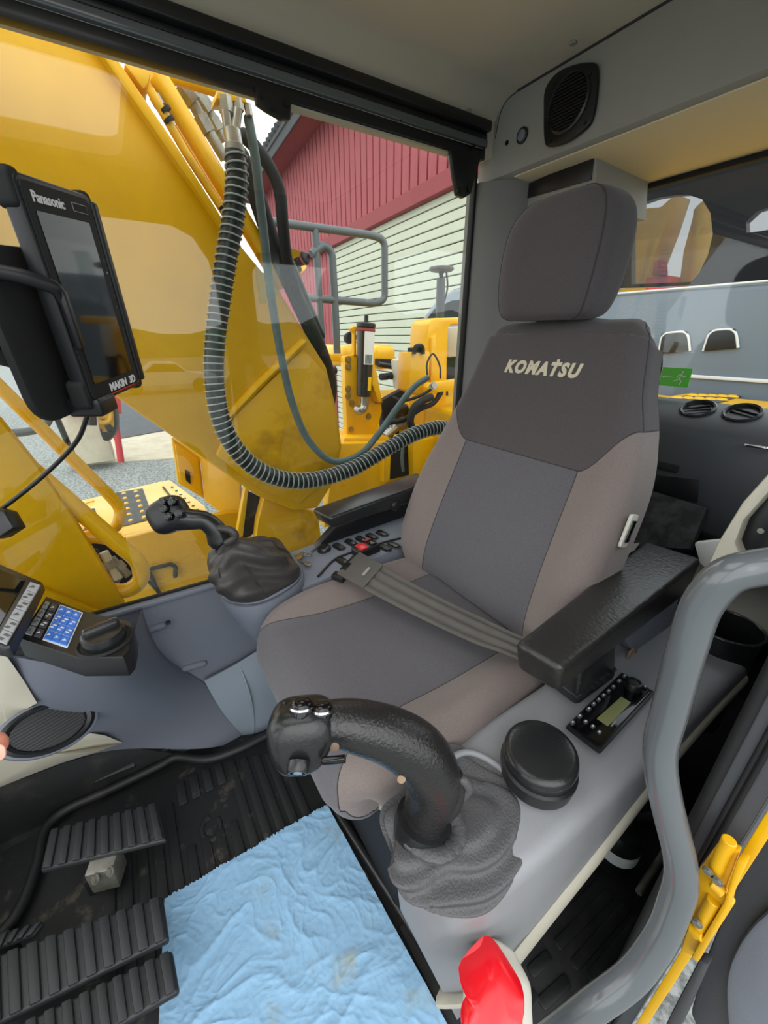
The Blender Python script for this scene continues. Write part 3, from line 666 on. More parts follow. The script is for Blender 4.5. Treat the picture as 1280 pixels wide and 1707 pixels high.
js = thing('joystick', 'black left joystick with grey leather boot in the foreground', 'joystick', (-0.33, 0.49, 0.63), 'control joysticks')
jt = onD(720, 1378, .530)
obj('boot_collar', bm_tube(smoothpath([p + V((0, 0, -0.003)) for p in base], 8, closed=True), 0.005, 10, closed=True), 'console_grey', js)
bt = boot(js, base, (jt, 0.030, (onD(738, 1300, .495) - jt)), 0, 7, 'leather', 0.4, 4, 0.0085)
for q, rr2 in (((764, 1292), .009), ((775, 1318), .008), ((757, 1330), .007)):
    pass
tie = smoothpath([onD(748, 1300, .545), onD(770, 1288, .535), onD(790, 1300, .53), (onD(785, 1325, .53)), onD(765, 1345, .535), onD(745, 1372, .525)], 6)
gx = (onD(738, 1300, .495) - jt).normalized(); g1 = perp(gx); g2 = gx.cross(g1)
obj('gathered_cuff', bm_tube([jt + gx * (0.004 + 0.002 * math.sin(3 * a)) + (g1 * math.cos(a) + g2 * math.sin(a)) * (0.0345 + 0.0008 * math.sin(17 * a) + 0.001 * math.sin(5 * a + 1)) for a in [2 * PI * k / 72 for k in range(72)]], 0.0075, 10, closed=True, flat=(0.9, 1.4)), 'leather', bt)
obj('tie_knot', bm_tube(smoothpath([onD(752, 1318, .50), onD(768, 1300, .495), onD(780, 1312, .50), onD(768, 1330, .505), onD(752, 1352, .51)], 6), [0.004 + 0.003 * math.sin(PI * k / 24) for k in range(25)], 10, round_end=True), 'leather', bt)
# grip: a curved handle
hp_ = smoothpath([onD(700, 1385, .535), onD(712, 1345, .525), onD(722, 1300, .505), onD(700, 1258, .487), onD(655, 1228, .475), onD(605, 1212, .468), onD(560, 1205, .463), onD(520, 1210, .46)], 8)
def grad(t): return 0.029 + 0.0095 * math.exp(-((t - 0.40) / 0.22) ** 2) + 0.002 * math.exp(-((t - 0.7) / 0.15) ** 2) - 0.003 * sst((t - 0.7) / 0.25)
def gring(path, rad, seg=28, fx=1.0, fy=1.0, groove=0.0):
    return bm_tube(path, rad, seg, flat=(fx, fy), round_end=True)
grip = obj('grip', gring(hp_, grad, 32, 1.0, 0.92), 'joystick_rubber', js)
obj('base_collar', bm_tube([onD(696, 1392, .536), onD(701, 1378, .533), onD(706, 1362, .529)], [0.034, 0.0365, 0.0355], 28), 'black_satin', js)
# head
hc = onD(505, 1222, .458)
u_ = (onD(505, 1160, .458) - hc).normalized(); r_ = (onD(570, 1215, .462) - hc).normalized(); HM = basis(hc, r_, u_)
def hdf(a, b):
    th, ph = a * 2 * PI, (b - 0.5) * PI; e = 0.6
    c = lambda x: math.copysign(abs(math.cos(x)) ** e, math.cos(x)); s = lambda x: math.copysign(abs(math.sin(x)) ** e, math.sin(x))
    x, y, z = c(ph) * c(th) * 0.038, s(ph) * 0.036, c(ph) * s(th) * 0.036
    if y < 0: x = x * (1 + 0.32 * y / 0.036) - 0.004 * (-y / 0.036)
    return HM @ V((x, y, z))
obj('head', bm_grid(hdf, 48, 32, closeu=True), 'black_satin', js)
nk = [onD(530, 1240, .452), onD(548, 1248, .452), onD(566, 1250, .456)]
for (u, v, rr2, dd) in ((484, 1177, .0105, .462), (503, 1175, .0125, .442), (537, 1180, .0115, .446)):
    p = onD(u, v, dd)
    o = obj('button', bm_lathe([(rr2, -0.014), (rr2, 0.001), (rr2 * 0.9, 0.004), (rr2 * 0.6, 0.0062), (0, 0.007)], basis(p, perp(u_), u_.cross(perp(u_))), 24), 'black_gloss', js)
    obj('button_ring', bm_lathe([(rr2 * 1.02, -0.004), (rr2 * 1.1, -0.002), (rr2 * 1.02, 0.0)], basis(p, perp(u_), u_.cross(perp(u_))), 24, cap=False), 'chrome', o)
tp0 = onD(497, 1281, .418); tn = (-u_ * 0.7 - FW * 0.7).normalized()
tb_ = obj('trigger_button', bm_lathe([(0.0115, -0.006), (0.0115, 0.003), (0.010, 0.005), (0.008, 0.005), (0.0075, 0.001), (0, 0.001)], basis(tp0, perp(tn), tn.cross(perp(tn))), 24), 'black_satin', js)
obj('button_face', bm_cyl(tp0 + tn * 0.001, tp0 + tn * 0.005, 0.0065, 20, 0.002), 'chrome', tb_)
p0 = onD(556, 1262, .425); obj('rocker_switch', bm_rr(0.026, 0.011, 0.006, 0.003, basis(p0, r_, (u_ * 0.8 + -FW * 0.6)), 0.0015), 'black_gloss', js)
for q in ((558, 1245, .437), (669, 1299, .452)):
    p = onD(*q); d = -FW; obj('screw_recess', bm_cyl(p + FW * 0.004, p - FW * 0.0004, 0.0048, 16), 'brown_wood', js)
fl_ = [onD(u, v, k) for u, v, k in ((752, 1272, .50), (757, 1300, .50), (752, 1330, .505), (735, 1355, .51), (708, 1370, .51))]
obj('palm_flange', bm_tube(smoothpath(fl_, 6), [0.006 + 0.010 * math.sin(PI * (k + 1) / 27) for k in range(25)], 14, round_end=True), 'joystick_rubber', js)
sm = smoothpath([onD(540, 1232, .431), onD(600, 1240, .436), onD(650, 1262, .447), onD(690, 1300, .468), onD(705, 1340, .49), onD(712, 1362, .497)], 8)
# ================================================================== right joystick
rj = thing('joystick', 'black right joystick with round thumb buttons and dark leather boot, by the window', 'joystick', (0.31, 0.55, 0.68), 'control joysticks')
rb_ = [onZ(u, v, .69) for u, v in ((372, 985), (392, 1002), (430, 1002), (470, 985), (497, 962), (492, 935), (465, 915), (420, 925), (388, 945))]
rt = onD(372, 905, .90)
boot(rj, rb_, (rt, 0.024, (onD(345, 880, .885) - rt)), 0, 6, 'leather_far', 1.7, 5, 0.010)
obj('boot_collar', bm_tube(smoothpath([p + V((0, 0, 0.001)) for p in rb_], 6, closed=True), 0.006, 10, closed=True), 'trim_grey', rj)
obj('drawstring', bm_tube(smoothpath([onD(362, 880, .88), onD(385, 884, .87), onD(392, 895, .875), onD(378, 905, .88)], 5), 0.008, 10, round_end=True), 'leather_far', rj)
hp2 = smoothpath([onD(366, 900, .90), onD(358, 882, .89), onD(340, 868, .88), onD(318, 866, .872), onD(298, 864, .87)], 8)
obj('grip', bm_tube(hp2, lambda t: 0.026 - 0.006 * math.sin(t * PI) + 0.002 * t, 28, round_end=True), 'black_satin', rj)
hc2 = onD(282, 858, .868); f_ = (onD(272, 846, .85) - onD(285, 862, .87)).normalized()
R2 = basis(hc2, (onD(305, 845, .868) - hc2), (onD(275, 835, .868) - hc2))
def hdf2(a, b):
    th, ph = a * 2 * PI, (b - 0.5) * PI; e = 0.7
    c = lambda x: math.copysign(abs(math.cos(x)) ** e, math.cos(x)); s = lambda x: math.copysign(abs(math.sin(x)) ** e, math.sin(x))
    return R2 @ V((c(ph) * c(th) * 0.042, c(ph) * s(th) * 0.038, s(ph) * 0.030))
obj('head', bm_grid(hdf2, 40, 28, closeu=True), 'black_plastic', rj)
for (u, v) in ((272, 836), (288, 836), (275, 848), (282, 861), (299, 856)):
    p = onD(u, v, .836); o = obj('button', bm_lathe([(0.0095, -0.008), (0.0095, 0.003), (0.008, 0.0055), (0.004, 0.0065), (0, 0.007)], basis(p, perp(-FW), (-FW).cross(perp(-FW))), 20), 'black_gloss' if u != 299 else 'black_satin', rj)
# ================================================================== right console with switches
rcn = thing('switch_console', 'grey console with rocker switches and ignition lock under the far armrest', 'console', (0.37, 0.3, FZ))
b = bm_poly([(0.285, -0.2, 0.50), (0.285, 0.47, 0.50), (0.285, 0.52, 0.58), (0.285, 0.49, 0.662), (0.285, 0.30, 0.682), (0.285, -0.2, 0.72)], (0.19, 0, 0), 0.008); obj('body', b, 'trim_grey', rcn)
rg = []
for k, (z, g_) in enumerate(((0.50, 0.50), (0.53, 0.72), (0.58, 0.88), (0.64, 0.99), (0.672, 1.04), (0.684, 1.03))):
    c = sum(rb_, V()) / len(rb_); cc = V((c.x, c.y - (0.69 - z) * 0.15, 0))
    rg.append([V((cc.x + (p.x - c.x) * g_ * 1.06, cc.y + (p.y - c.y) * g_ * 1.06, z)) for p in smoothpath(rb_, 6, closed=True)])
obj('boot_pedestal', bm_loft(rg), 'trim_grey', rcn)
b = bm_poly([onX(522, 920, .44), onX(560, 878, .44), onX(700, 830, .44), onX(710, 890, .44), onX(560, 912, .44)], (0.03, 0, 0), 0.004); obj('side_riser', b, 'black_plastic', rcn)
def zc(y): return 0.682 + (0.30 - y) * 0.076
def onC(u, v):     # on the sloping console top
    d = ray(u, v); n = V((0, 0.076, 1)); q = V((0, 0.30, 0.682)); return CAM + d * ((q - CAM).dot(n) / d.dot(n))
sw_dir = V((0, -1, 0.076)).normalized(); sw_n = V((0, 0.076, 1)).normalized()
def pill(p, L_, W2, h, rot=0.0): 
    ex = Matrix.Rotation(rot, 3, sw_n) @ V((1, 0, 0)); return bm_rr(L_, W2, h, W2 * 0.48, basis(p - sw_n * 0.001, ex, sw_n.cross(ex)), 0.0015, n=6)
for i, (u, v) in enumerate(((565, 912), (585, 905), (603, 900), (620, 895), (637, 890), (571, 936), (642, 914), (656, 909))):
    o = obj('switch_bezel', pill(onC(u, v), 0.052, 0.026, 0.003, 0.15), 'black_plastic', rcn)
    obj('rocker', pill(onC(u, v) + sw_n * 0.003, 0.042, 0.018, 0.004, 0.15), 'black_satin' if i % 3 else 'hose_black', o)
obj('panel_step', bm_tube(smoothpath([onC(530, 962) + sw_n * .002, onC(556, 935) + sw_n * .002, onC(580, 924) + sw_n * .002, onC(640, 905) + sw_n * .002, onC(668, 898) + sw_n * .002], 6), 0.003, 8), 'black_plastic', rcn)
# seat belt buckle with its red button
bu = thing('belt_buckle', 'black seat belt buckle with red button beside the switches', 'buckle', onC(610, 925))
bm_ = onC(610, 922) + V((0, 0, 0.012)); bx_ = (onC(640, 912) - onC(590, 932)).normalized()
BM = basis(bm_, bx_, sw_n.cross(bx_))
obj('housing', bm_box((0.075, 0.042, 0.028), BM, 0.006, 3), 'black_plastic', bu)
obj('release_button', bm_box((0.026, 0.034, 0.010), BM @ Matrix.Translation((-0.012, 0, 0.012)), 0.003), 'red_gloss', bu)
obj('latch_cap', bm_box((0.022, 0.030, 0.012), BM @ Matrix.Translation((0.020, 0, 0.013)), 0.004), 'black_gloss', bu)
obj('red_tab', bm_box((0.018, 0.012, 0.006), BM @ Matrix.Translation((0.022, 0.024, 0.012)), 0.002), 'red_paint', bu)
# ignition lock with keys
ig = thing('ignition_lock', 'round black ignition lock at the front of the far console', 'ignition', onC(540, 914))
obj('barrel', bm_lathe([(0.021, -0.004), (0.021, 0.006), (0.018, 0.010), (0.012, 0.011), (0.012, 0.006), (0, 0.006)], basis(onC(540, 916), (1, 0, 0), sw_n.cross(V((1, 0, 0)))), 28), 'black_satin', ig)
kr = thing('key_ring', 'steel keys on a ring hanging from the ignition lock', 'keys', onC(513, 935))
kp = onC(536, 916) + sw_n * 0.016
obj('ignition_key', bm_tube([kp, onC(520, 926) + sw_n * 0.010], 0.004, 10, flat=(1.4, 0.5)), 'steel', kr)
rgc = onC(512, 928) + sw_n * 0.008
obj('split_ring', bm_tube([rgc + (V((1, 0, 0)) * math.cos(a / 24 * 2 * PI) + V((0, 1, 0.3)).normalized() * math.sin(a / 24 * 2 * PI)) * 0.013 for a in range(24)], 0.0016, 6, closed=True), 'steel', kr)
for (u, v, rt_) in ((513, 943, .4), (505, 926, 1.4), (499, 932, 2.2)):
    p = onC(u, v) + sw_n * 0.005; ex = Matrix.Rotation(rt_, 3, sw_n) @ V((1, 0, 0))
    kk = bm_rr(0.024, 0.017, 0.0025, 0.008, basis(p, ex, sw_n.cross(ex)), 0.0006); bm_box((0.022, 0.006, 0.002), basis(p + ex * 0.02 + sw_n * .0012, ex, sw_n.cross(ex)), bm=kk)
    obj('key', kk, 'steel' if rt_ < 2 else 'brass', kr)
# ================================================================== lock lever (red and grey)
lv = thing('safety_lock_lever', 'red and pale grey safety lock lever at the front foot of the left console', 'lever', onD(790, 1600, .56))
l0, l1 = onD(830, 1572, .545), onD(828, 1752, .465)
lx = (l1 - l0).normalized(); ln = (-FW - lx * (-FW).dot(lx)).normalized(); ly = ln.cross(lx); LM = Matrix.Translation(l0) @ Matrix((lx, ly, ln)).transposed().to_4x4(); LLn = (l1 - l0).length
def lvf(a, b):
    th = a * 2 * PI; e = 0.7; c, s = math.cos(th), math.sin(th); w_ = 0.022 + 0.021 * sst(b * 3.2) ; t = 0.016 + 0.010 * sst(b * 2.5)
    if b > 0.9: kk = math.sqrt(max(1 - ((b - 0.9) / 0.1) ** 2, 0.01)); w_ *= kk; t *= kk
    if b < 0.06: kk = math.sqrt(max(1 - ((0.06 - b) / 0.06) ** 2, 0.02)); w_ *= kk; t *= kk
    return LM @ V((b * LLn, w_ * math.copysign(abs(c) ** e, c), t * math.copysign(abs(s) ** e, s)))
obj('handle', bm_grid(lvf, 36, 30, closeu=True), 'white_plastic', lv)
rd = [onD(u, v, .44) for u, v in ((801, 1578), (816, 1572), (832, 1586), (866, 1640), (873, 1660), (870, 1690), (862, 1720), (800, 1740), (772, 1720), (772, 1690), (782, 1664), (767, 1636), (772, 1612))]
rdl = [onD(u, v, k) for (u, v), k in zip(((801, 1578), (816, 1572), (832, 1586), (866, 1640), (873, 1660), (870, 1690), (862, 1720), (800, 1740), (772, 1720), (772, 1690), (782, 1664), (767, 1636), (772, 1612)), (.500, .500, .492, .470, .463, .452, .445, .437, .440, .448, .456, .466, .480))]
bmr = bm_pillow(smoothpath(rdl, 4, closed=True), -FW, 0.014)
obj('red_guard', bmr, 'red_gloss', lv)
gp = [onD(783, 1666, .474), onD(800, 1655, .472), onD(820, 1650, .472)]
obj('lever_arm', bm_tube(smoothpath([onD(815, 1600, .55), onD(790, 1590, .57), onD(770, 1580, .60)], 5), 0.014, 14), 'black_plastic', lv)
# ================================================================== grab rail in the doorway
gr = [onY(u, v, y) for u, v, y in ((1340, 938, .30), (1270, 945, .31), (1212, 956, .325), (1168, 1005, .33), (1137, 1105, .335), (1115, 1190, .335), (1097, 1250, .335), (1106, 1320, .335), (1134, 1430, .335), (1136, 1475, .34), (1105, 1560, .35), (1055, 1630, .38), (990, 1675, .42), (910, 1735, .46))]
gr = [V((-0.512, 0.287, gr[0].z + 0.004))] + gr
gp_ = roundpath(gr, 0.03, 5)
gt = thing('grab_rail', 'bent grey painted steel grab rail beside the doorway', 'grab rail', gr[-1])
obj('tube', bm_tube(gp_, 0.0165, 20), 'grey_paint', gt)
# ================================================================== front right column
CPX = [  # u, v, x : control points of the moulded column
 [(-60, 1080, .40), (12, 1092, .30), (130, 1116, .16), (200, 1112, .12), (222, 1062, .20), (236, 1012, .478)],
 [(-60, 1150, .42), (30, 1150, .33), (140, 1150, .24), (215, 1150, .215), (258, 1100, .38), (262, 1100, .478)],
 [(-60, 1215, .45), (30, 1205, .39), (150, 1190, .33), (240, 1180, .33), (312, 1158, .43), (345, 1134, .478)],
 [(-60, 1265, .47), (25, 1250, .44), (150, 1228, .41), (230, 1222, .41), (330, 1205, .455), (378, 1188, .476)],
 [(-60, 1330, .50), (0, 1312, .48), (110, 1268, .46), (205, 1242, .455), (345, 1254, .43), (413, 1230, .445)]]
fp = thing('corner_console', 'blue-grey moulded column at the front right of the cab with oval speaker', 'console', (0.4, 0.95, FZ))
vs = [onX(*c) for r in CPX for c in r]; fs = [(r * 6 + i, r * 6 + i + 1, r * 6 + i + 7, r * 6 + i + 6) for r in range(4) for i in range(5)]
obj('column', bm_sub(vs, fs, 3), 'panel_blue', fp)
FLAT = [c for r in CPX for c in r]
def colp(u, v, off=0.012):
    w_ = [(1 / ((u - a) ** 2 + (v - b) ** 2 + 60) ** 1.5, x) for a, b, x in FLAT]; x = sum(a * b for a, b in w_) / sum(a for a, b in w_)
    return onX(u, v, x - off)
def plate(nm, px, m, off, th, parent, bev=0.003):
    P = [colp(u, v, off) for u, v in px]; c = sum(P, V()) / len(P); d = (c - CAM).normalized()
    b = bmesh.new(); vt = [b.verts.new(p) for p in P]; ce = b.verts.new(c)
    for i in range(len(P)): b.faces.new((vt[i], vt[(i + 1) % len(P)], ce))
    r = bmesh.ops.extrude_face_region(b, geom=b.faces[:]); bmesh.ops.translate(b, verts=[g for g in r['geom'] if isinstance(g, bmesh.types.BMVert)], vec=d * th)
    return obj(nm, b, m, parent)
plate('cover', [(-60, 1082), (12, 1095), (40, 1135), (62, 1172), (30, 1190), (12, 1215), (8, 1230), (-60, 1230)], 'beige_plastic', 0.03, 0.03, fp)
plate('cover', [(-60, 1240), (14, 1240), (40, 1254), (80, 1254), (115, 1244), (150, 1222), (175, 1226), (205, 1238), (160, 1254), (100, 1272), (0, 1312), (-60, 1335)], 'beige_plastic', 0.02, 0.02, fp)
# oval speaker
vc = colp(82, 1213, 0.075); vn = (CAM - vc).normalized(); vn = (vn * 0.6 + V((-0.6, -0.5, 0.5)).normalized() * 0.4).normalized()
vx = (colp(125, 1200, .02) - colp(40, 1226, .02)); vx = (vx - vn * vx.dot(vn)).normalized(); VM = basis(vc, vx, vn.cross(vx)) @ Matrix.Diagonal((1, 0.62, 1, 1))
A_ = 57 / F_PX * (vc - CAM).dot(FW)
sp_ = thing('oval_speaker', 'black oval speaker ring with ribbed grille on the front column', 'speaker', vc)
obj('ring', bm_lathe([(A_ * 1.12, -0.006), (A_ * 1.10, 0.004), (A_ * 1.0, 0.007), (A_ * 0.9, 0.004), (A_ * 0.86, -0.006), (0, -0.01)], VM, 48), 'black_plastic', sp_)
obj('rim', bm_lathe([(A_ * 1.22, -0.01), (A_ * 1.18, 0.001), (A_ * 1.11, 0.003)], VM, 48, cap=False), 'panel_blue', sp_)
for k in range(11):
    y = -0.62 + k * 0.124; L_ = 0.82 * math.sqrt(1 - y * y)
    obj('grille_rib', bm_box((2 * A_ * L_, A_ * 0.05, 0.004), VM @ Matrix.Rotation(0.5, 4, 'Z') @ Matrix.Translation((0, A_ * y, -0.004))), 'black_satin', sp_)
# keypad housing
def onK(u, v, z=.80): return onZ(u, v, z)
kt = [(75, 993), (142, 1019), (218, 1036), (222, 1045), (221, 1062), (216, 1085), (206, 1096), (130, 1097), (28, 1064)]
kp_ = thing('keypad_housing', 'black keypad housing with blue keys and a rotary dial', 'control panel', onK(130, 1070, .76))
top = [onK(*p) for p in kt]; ctr = sum(top, V()) / len(top)
low = [V((p.x + (ctr.x - p.x) * -0.02, p.y, 0.763)) for p in top]
b = bm_loft([[V((p.x, p.y, .763)) for p in top], [p + V((0, 0, -0.004)) for p in top], [p.lerp(ctr, 0.03) for p in top]]); obj('housing', b, 'black_plastic', kp_)
obj('stem', bm_tube([V((0.22, 0.92, 0.765)), V((0.36, 1.0, 0.70)), V((0.47, 1.08, 0.66))], 0.035, 16), 'black_plastic', kp_)
def quadgrid(P, nu, nv, gap, h, m, nm, parent, n0=V((0, 0, 1)), skip=(), mark=None):
    """P: four world corners; builds nu x nv separate keys"""
    out = []
    for i in range(nu):
        for j in range(nv):
            def q(a, b_): return P[0].lerp(P[1], a).lerp(P[3].lerp(P[2], a), b_)
            a0, a1, b0, b1 = (i + gap) / nu, (i + 1 - gap) / nu, (j + gap) / nv, (j + 1 - gap) / nv
            o = obj(nm, bm_poly([q(a0, b0), q(a1, b0), q(a1, b1), q(a0, b1)], n0 * h, 0.0008, 1), m, parent); out.append(o)
            if mark:
                c = q((i + .5) / nu, (j + .5) / nv); ex = (P[1] - P[0]).normalized(); w_ = (P[1] - P[0]).length / nu; sh_ = (i * 3 + j) % 3
                if sh_ == 0: g_ = bm_text('▲', w_ * 0.5, basis(c + n0 * (h + 0.0002), ex, n0.cross(ex)), 0.0001) if False else bm_poly([c + n0 * h + ex * w_ * .18, c + n0 * h - ex * w_ * .18 + n0.cross(ex) * w_ * .13, c + n0 * h - ex * w_ * .18 - n0.cross(ex) * w_ * .13], n0 * 0.0003)
                else: g_ = bm_box((w_ * 0.42, w_ * 0.13, 0.0004), basis(c + n0 * h + n0.cross(ex) * w_ * .1, ex, n0.cross(ex))); bm_box((w_ * (0.3 if sh_ == 1 else .42), w_ * 0.13, 0.0004), basis(c + n0 * h - n0.cross(ex) * w_ * .15, ex, n0.cross(ex)), bm=g_)
                obj('key_mark', g_, mark, o)
    return out
kz = .8005
bl = [onK(101, 1010, kz), onK(137, 1023, kz), onK(112, 1079, kz), onK(73, 1066, kz)]
obj('keypad_frame', bm_poly([p.lerp((bl[0] + bl[2]) / 2, -0.05) for p in bl], (0, 0, 0.001)), 'white_print', kp_)
quadgrid(bl, 3, 4, 0.04, 0.003, 'blue_keys', 'blue_key', kp_, mark='white_print')
quadgrid([onK(77, 1002, kz), onK(85, 1005, kz), onK(53, 1062, kz), onK(41, 1058, kz)], 1, 4, 0.05, 0.0025, 'key_grey', 'grey_key', kp_, mark='key_dark')
quadgrid([onK(87, 1006, kz), onK(98, 1010, kz), onK(68, 1066, kz), onK(56, 1062, kz)], 1, 4, 0.05, 0.0025, 'key_dark', 'dark_key', kp_, mark='white_print')
dc = onK(175, 1067, .802)
dl_ = obj('dial_well', bm_lathe([(0.040, -0.001), (0.037, 0.002), (0.034, -0.001), (0, -0.0015)], Matrix.Translation(dc), 36), 'black_matte', kp_)
obj('dial', bm_lathe([(0.030, 0.0), (0.031, 0.012), (0.029, 0.018), (0.022, 0.020), (0, 0.0205)], Matrix.Translation(dc), 36), 'black_satin', kp_)
ex = (onK(200, 1058) - onK(160, 1075)).normalized()
obj('dial_grip', bm_box((0.052, 0.016, 0.020), basis(dc + V((0, 0, 0.022)), ex, V((0, 0, 1)).cross(ex)), 0.006, 3), 'black_satin', kp_)
# monitor at the left edge
mo = thing('monitor', 'dark display monitor with a row of grey keys at the left edge of the frame', 'monitor', onZ(0, 1060, .80))
mt_ = [onZ(u, v, .84) for u, v in ((-60, 915), (0, 940), (70, 970), (64, 982), (16, 1078), (6, 1080), (-60, 1060))]
mc = sum(mt_, V()) / 7; obj('housing', bm_loft([[p + V((0, 0, -0.018)) for p in mt_], [p + V((0, 0, -0.003)) for p in mt_], [p.lerp(mc, 0.02) for p in mt_]]), 'black_plastic', mo)
obj('screen', bm_poly([onZ(u, v, .8405) for u, v in ((-58, 930), (0, 950), (42, 968), (-10, 1060), (-58, 1045))], (0, 0, 0.0005)), 'screen_dark', mo)
quadgrid([onZ(51, 971, .8405), onZ(69, 977, .8405), onZ(12, 1077, .8405), onZ(-6, 1070, .8405)], 1, 6, 0.025, 0.003, 'key_grey', 'grey_key', mo, mark='key_dark')
obj('clip_block', bm_poly([onD(u, v, .755) for u, v in ((-20, 845), (6, 852), (22, 880), (-4, 897), (-20, 900))], FW * 0.03, 0.003), 'black_plastic', mo)
# ================================================================== rugged tablet on its mount
TL, TR_ = onD(15, 280, .475), onD(150, 326, .62)
tex = (TR_ - TL).normalized(); TW = (TR_ - TL).length; TH = 0.283; tey = V((0, 0, 1)); tn_ = tex.cross(tey).normalized(); tey = tn_.cross(tex)
TC = (TL + TR_) / 2 - tey * TH / 2; TM = basis(TC, tex, tey)
tab = thing('rugged_tablet', 'black rugged tablet computer on a bracket in front of the side window', 'tablet', TC - tey * TH / 2)
obj('body', bm_rr(TW, TH, 0.022, 0.014, TM @ Matrix.Translation((0, 0, -0.022)), 0.004, 3), 'black_plastic', tab)
obj('bezel', bm_rr(TW * 0.88, TH * 0.95, 0.0025, 0.010, TM @ Matrix.Translation((-0.004, 0, -0.0005)), 0.001), 'black_matte', tab)
obj('screen', bm_rr(TW * 0.70, TH * 0.76, 0.001, 0.002, TM @ Matrix.Translation((-0.006, -0.004, 0.002))), 'screen_dark', tab)
for sx in (-1, 1):
    for sy in (-1, 1):
        obj('corner_bumper', bm_rr(0.026, 0.044, 0.026, 0.010, TM @ Matrix.Translation((sx * (TW / 2 - 0.008), sy * (TH / 2 - 0.017), -0.0275)), 0.005, 3), 'black_matte', tab)
obj('side_guard', bm_rr(0.016, TH * 0.95, 0.030, 0.006, TM @ Matrix.Translation((TW / 2 + 0.002, 0.0, -0.026)), 0.005, 3), 'black_plastic', tab)
for k in range(8): obj('side_button', bm_cyl(TM @ V((TW / 2 - 0.018, 0.055 - k * 0.0165, 0.0)), TM @ V((TW / 2 - 0.018, 0.055 - k * 0.0165, 0.0022)), 0.0018, 10), 'key_grey' if k == 1 else 'key_dark', tab)
def ttext(s, size, x, y, m, nm, **k):
    o = obj(nm, bm_text(s, size, TM @ Matrix.Translation((x, y, 0.0024)), 0.0003, **k), m, tab, smooth=False); return o
ttext('Panasonic', 0.0165, -0.030, 0.1185, 'white_print', 'lettering', bold=0.0004)
ob = obj('badge', bm_rr(0.036, 0.011, 0.0006, 0.001, TM @ Matrix.Translation((0.040, 0.1195, 0.002))), 'grey_print', tab)
obj('badge_face', bm_rr(0.034, 0.009, 0.0009, 0.001, TM @ Matrix.Translation((0.040, 0.1195, 0.002))), 'black_matte', ob)
ttext('TOUGHPAD', 0.0062, 0.040, 0.1195, 'white_print', 'badge_lettering', bold=0.0002).location.z += 0
for v_ in (): pass
ttext('MAKIN', 0.0165, 0.000, -0.1255, 'white_print', 'lettering', bold=0.0006, xs=1.05)
ttext('3D', 0.0165, 0.047, -0.1255, 'white_print', 'lettering', bold=0.0006)
obj('underline', bm_box((0.075, 0.0016, 0.0005), TM @ Matrix.Translation((0.012, -0.1345, 0.0024))), 'red_print', tab)
mt2 = thing('tablet_mount', 'black bracket arm and cradle gripping the rugged tablet', 'bracket', TM @ V((-0.09, -0.12, -0.06)))
obj('back_plate', bm_rr(TW * 0.8, TH * 0.78, 0.012, 0.04, TM @ Matrix.Translation((-0.075, -0.045, -0.052)), 0.003), 'black_matte', mt2)
for y_ in (0.005,):
    obj('claw', bm_tube(roundpath([TM @ V((-TW / 2 - 0.05, y_ + 0.035, -0.05)), TM @ V((-TW / 2 - 0.02, y_ + 0.025, -0.015)), TM @ V((-TW / 2 + 0.004, y_ + 0.012, 0.006)), TM @ V((-TW / 2 + 0.012, y_ - 0.004, 0.004))], 0.01), 0.006, 10, flat=(1.5, 0.8)), 'black_plastic', mt2)
obj('claw_pad', bm_box((0.012, 0.075, 0.010), TM @ Matrix.Translation((-TW / 2 + 0.010, -0.022, 0.006)), 0.003), 'black_plastic', mt2)
obj('clamp', bm_box((0.050, 0.028, 0.052), TM @ Matrix.Translation((-TW / 2 + 0.030, -TH / 2 - 0.004, -0.018)), 0.006, 3), 'black_plastic', mt2)
obj('arm', bm_tube(smoothpath([TM @ V((-0.08, -0.04, -0.06)), TM @ V((-0.16, -0.05, -0.10)), TM @ V((-0.26, -0.08, -0.13)), V((0.42, 1.27, 1.18)), V((0.47, 1.305, 1.17))], 6), 0.016, 16), 'black_plastic', mt2)
ball = TM @ V((-0.10, -0.06, -0.075)); obj('ball_joint', bm_lathe([(0.001, -0.022), (0.016, -0.016), (0.022, 0), (0.016, 0.016), (0.001, 0.022)], Matrix.Translation(ball), 24), 'black_matte', mt2)
cp_ = smoothpath([onD(146, 676, .70), onD(143, 700, .71), onD(128, 735, .74), (onD(95, 772, .77)), onD(50, 812, .785), onD(0, 850, .785), onD(-60, 890, .77)], 8)
tag(obj('tablet_cable', bm_tube(cp_, 0.0042, 10), 'black_plastic'), 'thin dark grey cable hanging from the tablet to the monitor', 'cable')
# ================================================================== finger of a person reaching in from the left
def skin(name, chain, m, lv=2):
    """chain: list of (point, radius, parent index)"""
    me = bpy.data.meshes.new(name); me.from_pydata([tuple(c[0]) for c in chain], [(i, c[2]) for i, c in enumerate(chain) if c[2] is not None], [])
    o = bpy.data.objects.new(name, me); COL.objects.link(o)
    sk = o.modifiers.new('skin', 'SKIN'); sub = o.modifiers.new('sub', 'SUBSURF'); sub.levels = lv; sub.render_levels = lv
    for i, c in enumerate(chain): me.skin_vertices[0].data[i].radius = (c[1], c[1]); 
    me.skin_vertices[0].data[0].use_root = True
    bpy.context.view_layer.update(); m2 = bpy.data.meshes.new_from_object(o.evaluated_get(bpy.context.evaluated_depsgraph_get())); bpy.data.objects.remove(o); bpy.data.meshes.remove(me)
    m2.polygons.foreach_set('use_smooth', [True] * len(m2.polygons)); m2.name = name
    return link(name, m2, m)
ft = onD(14, 1240, .23); fr0 = (onD(14, 1240, .23) - onD(-220, 1275, .22)).normalized()
hx, hu = fr0, (UP - fr0 * UP.dot(fr0)).normalized(); hz = hx.cross(hu)
def hp3(a, b, c): return ft + hx * a + hu * b + hz * c
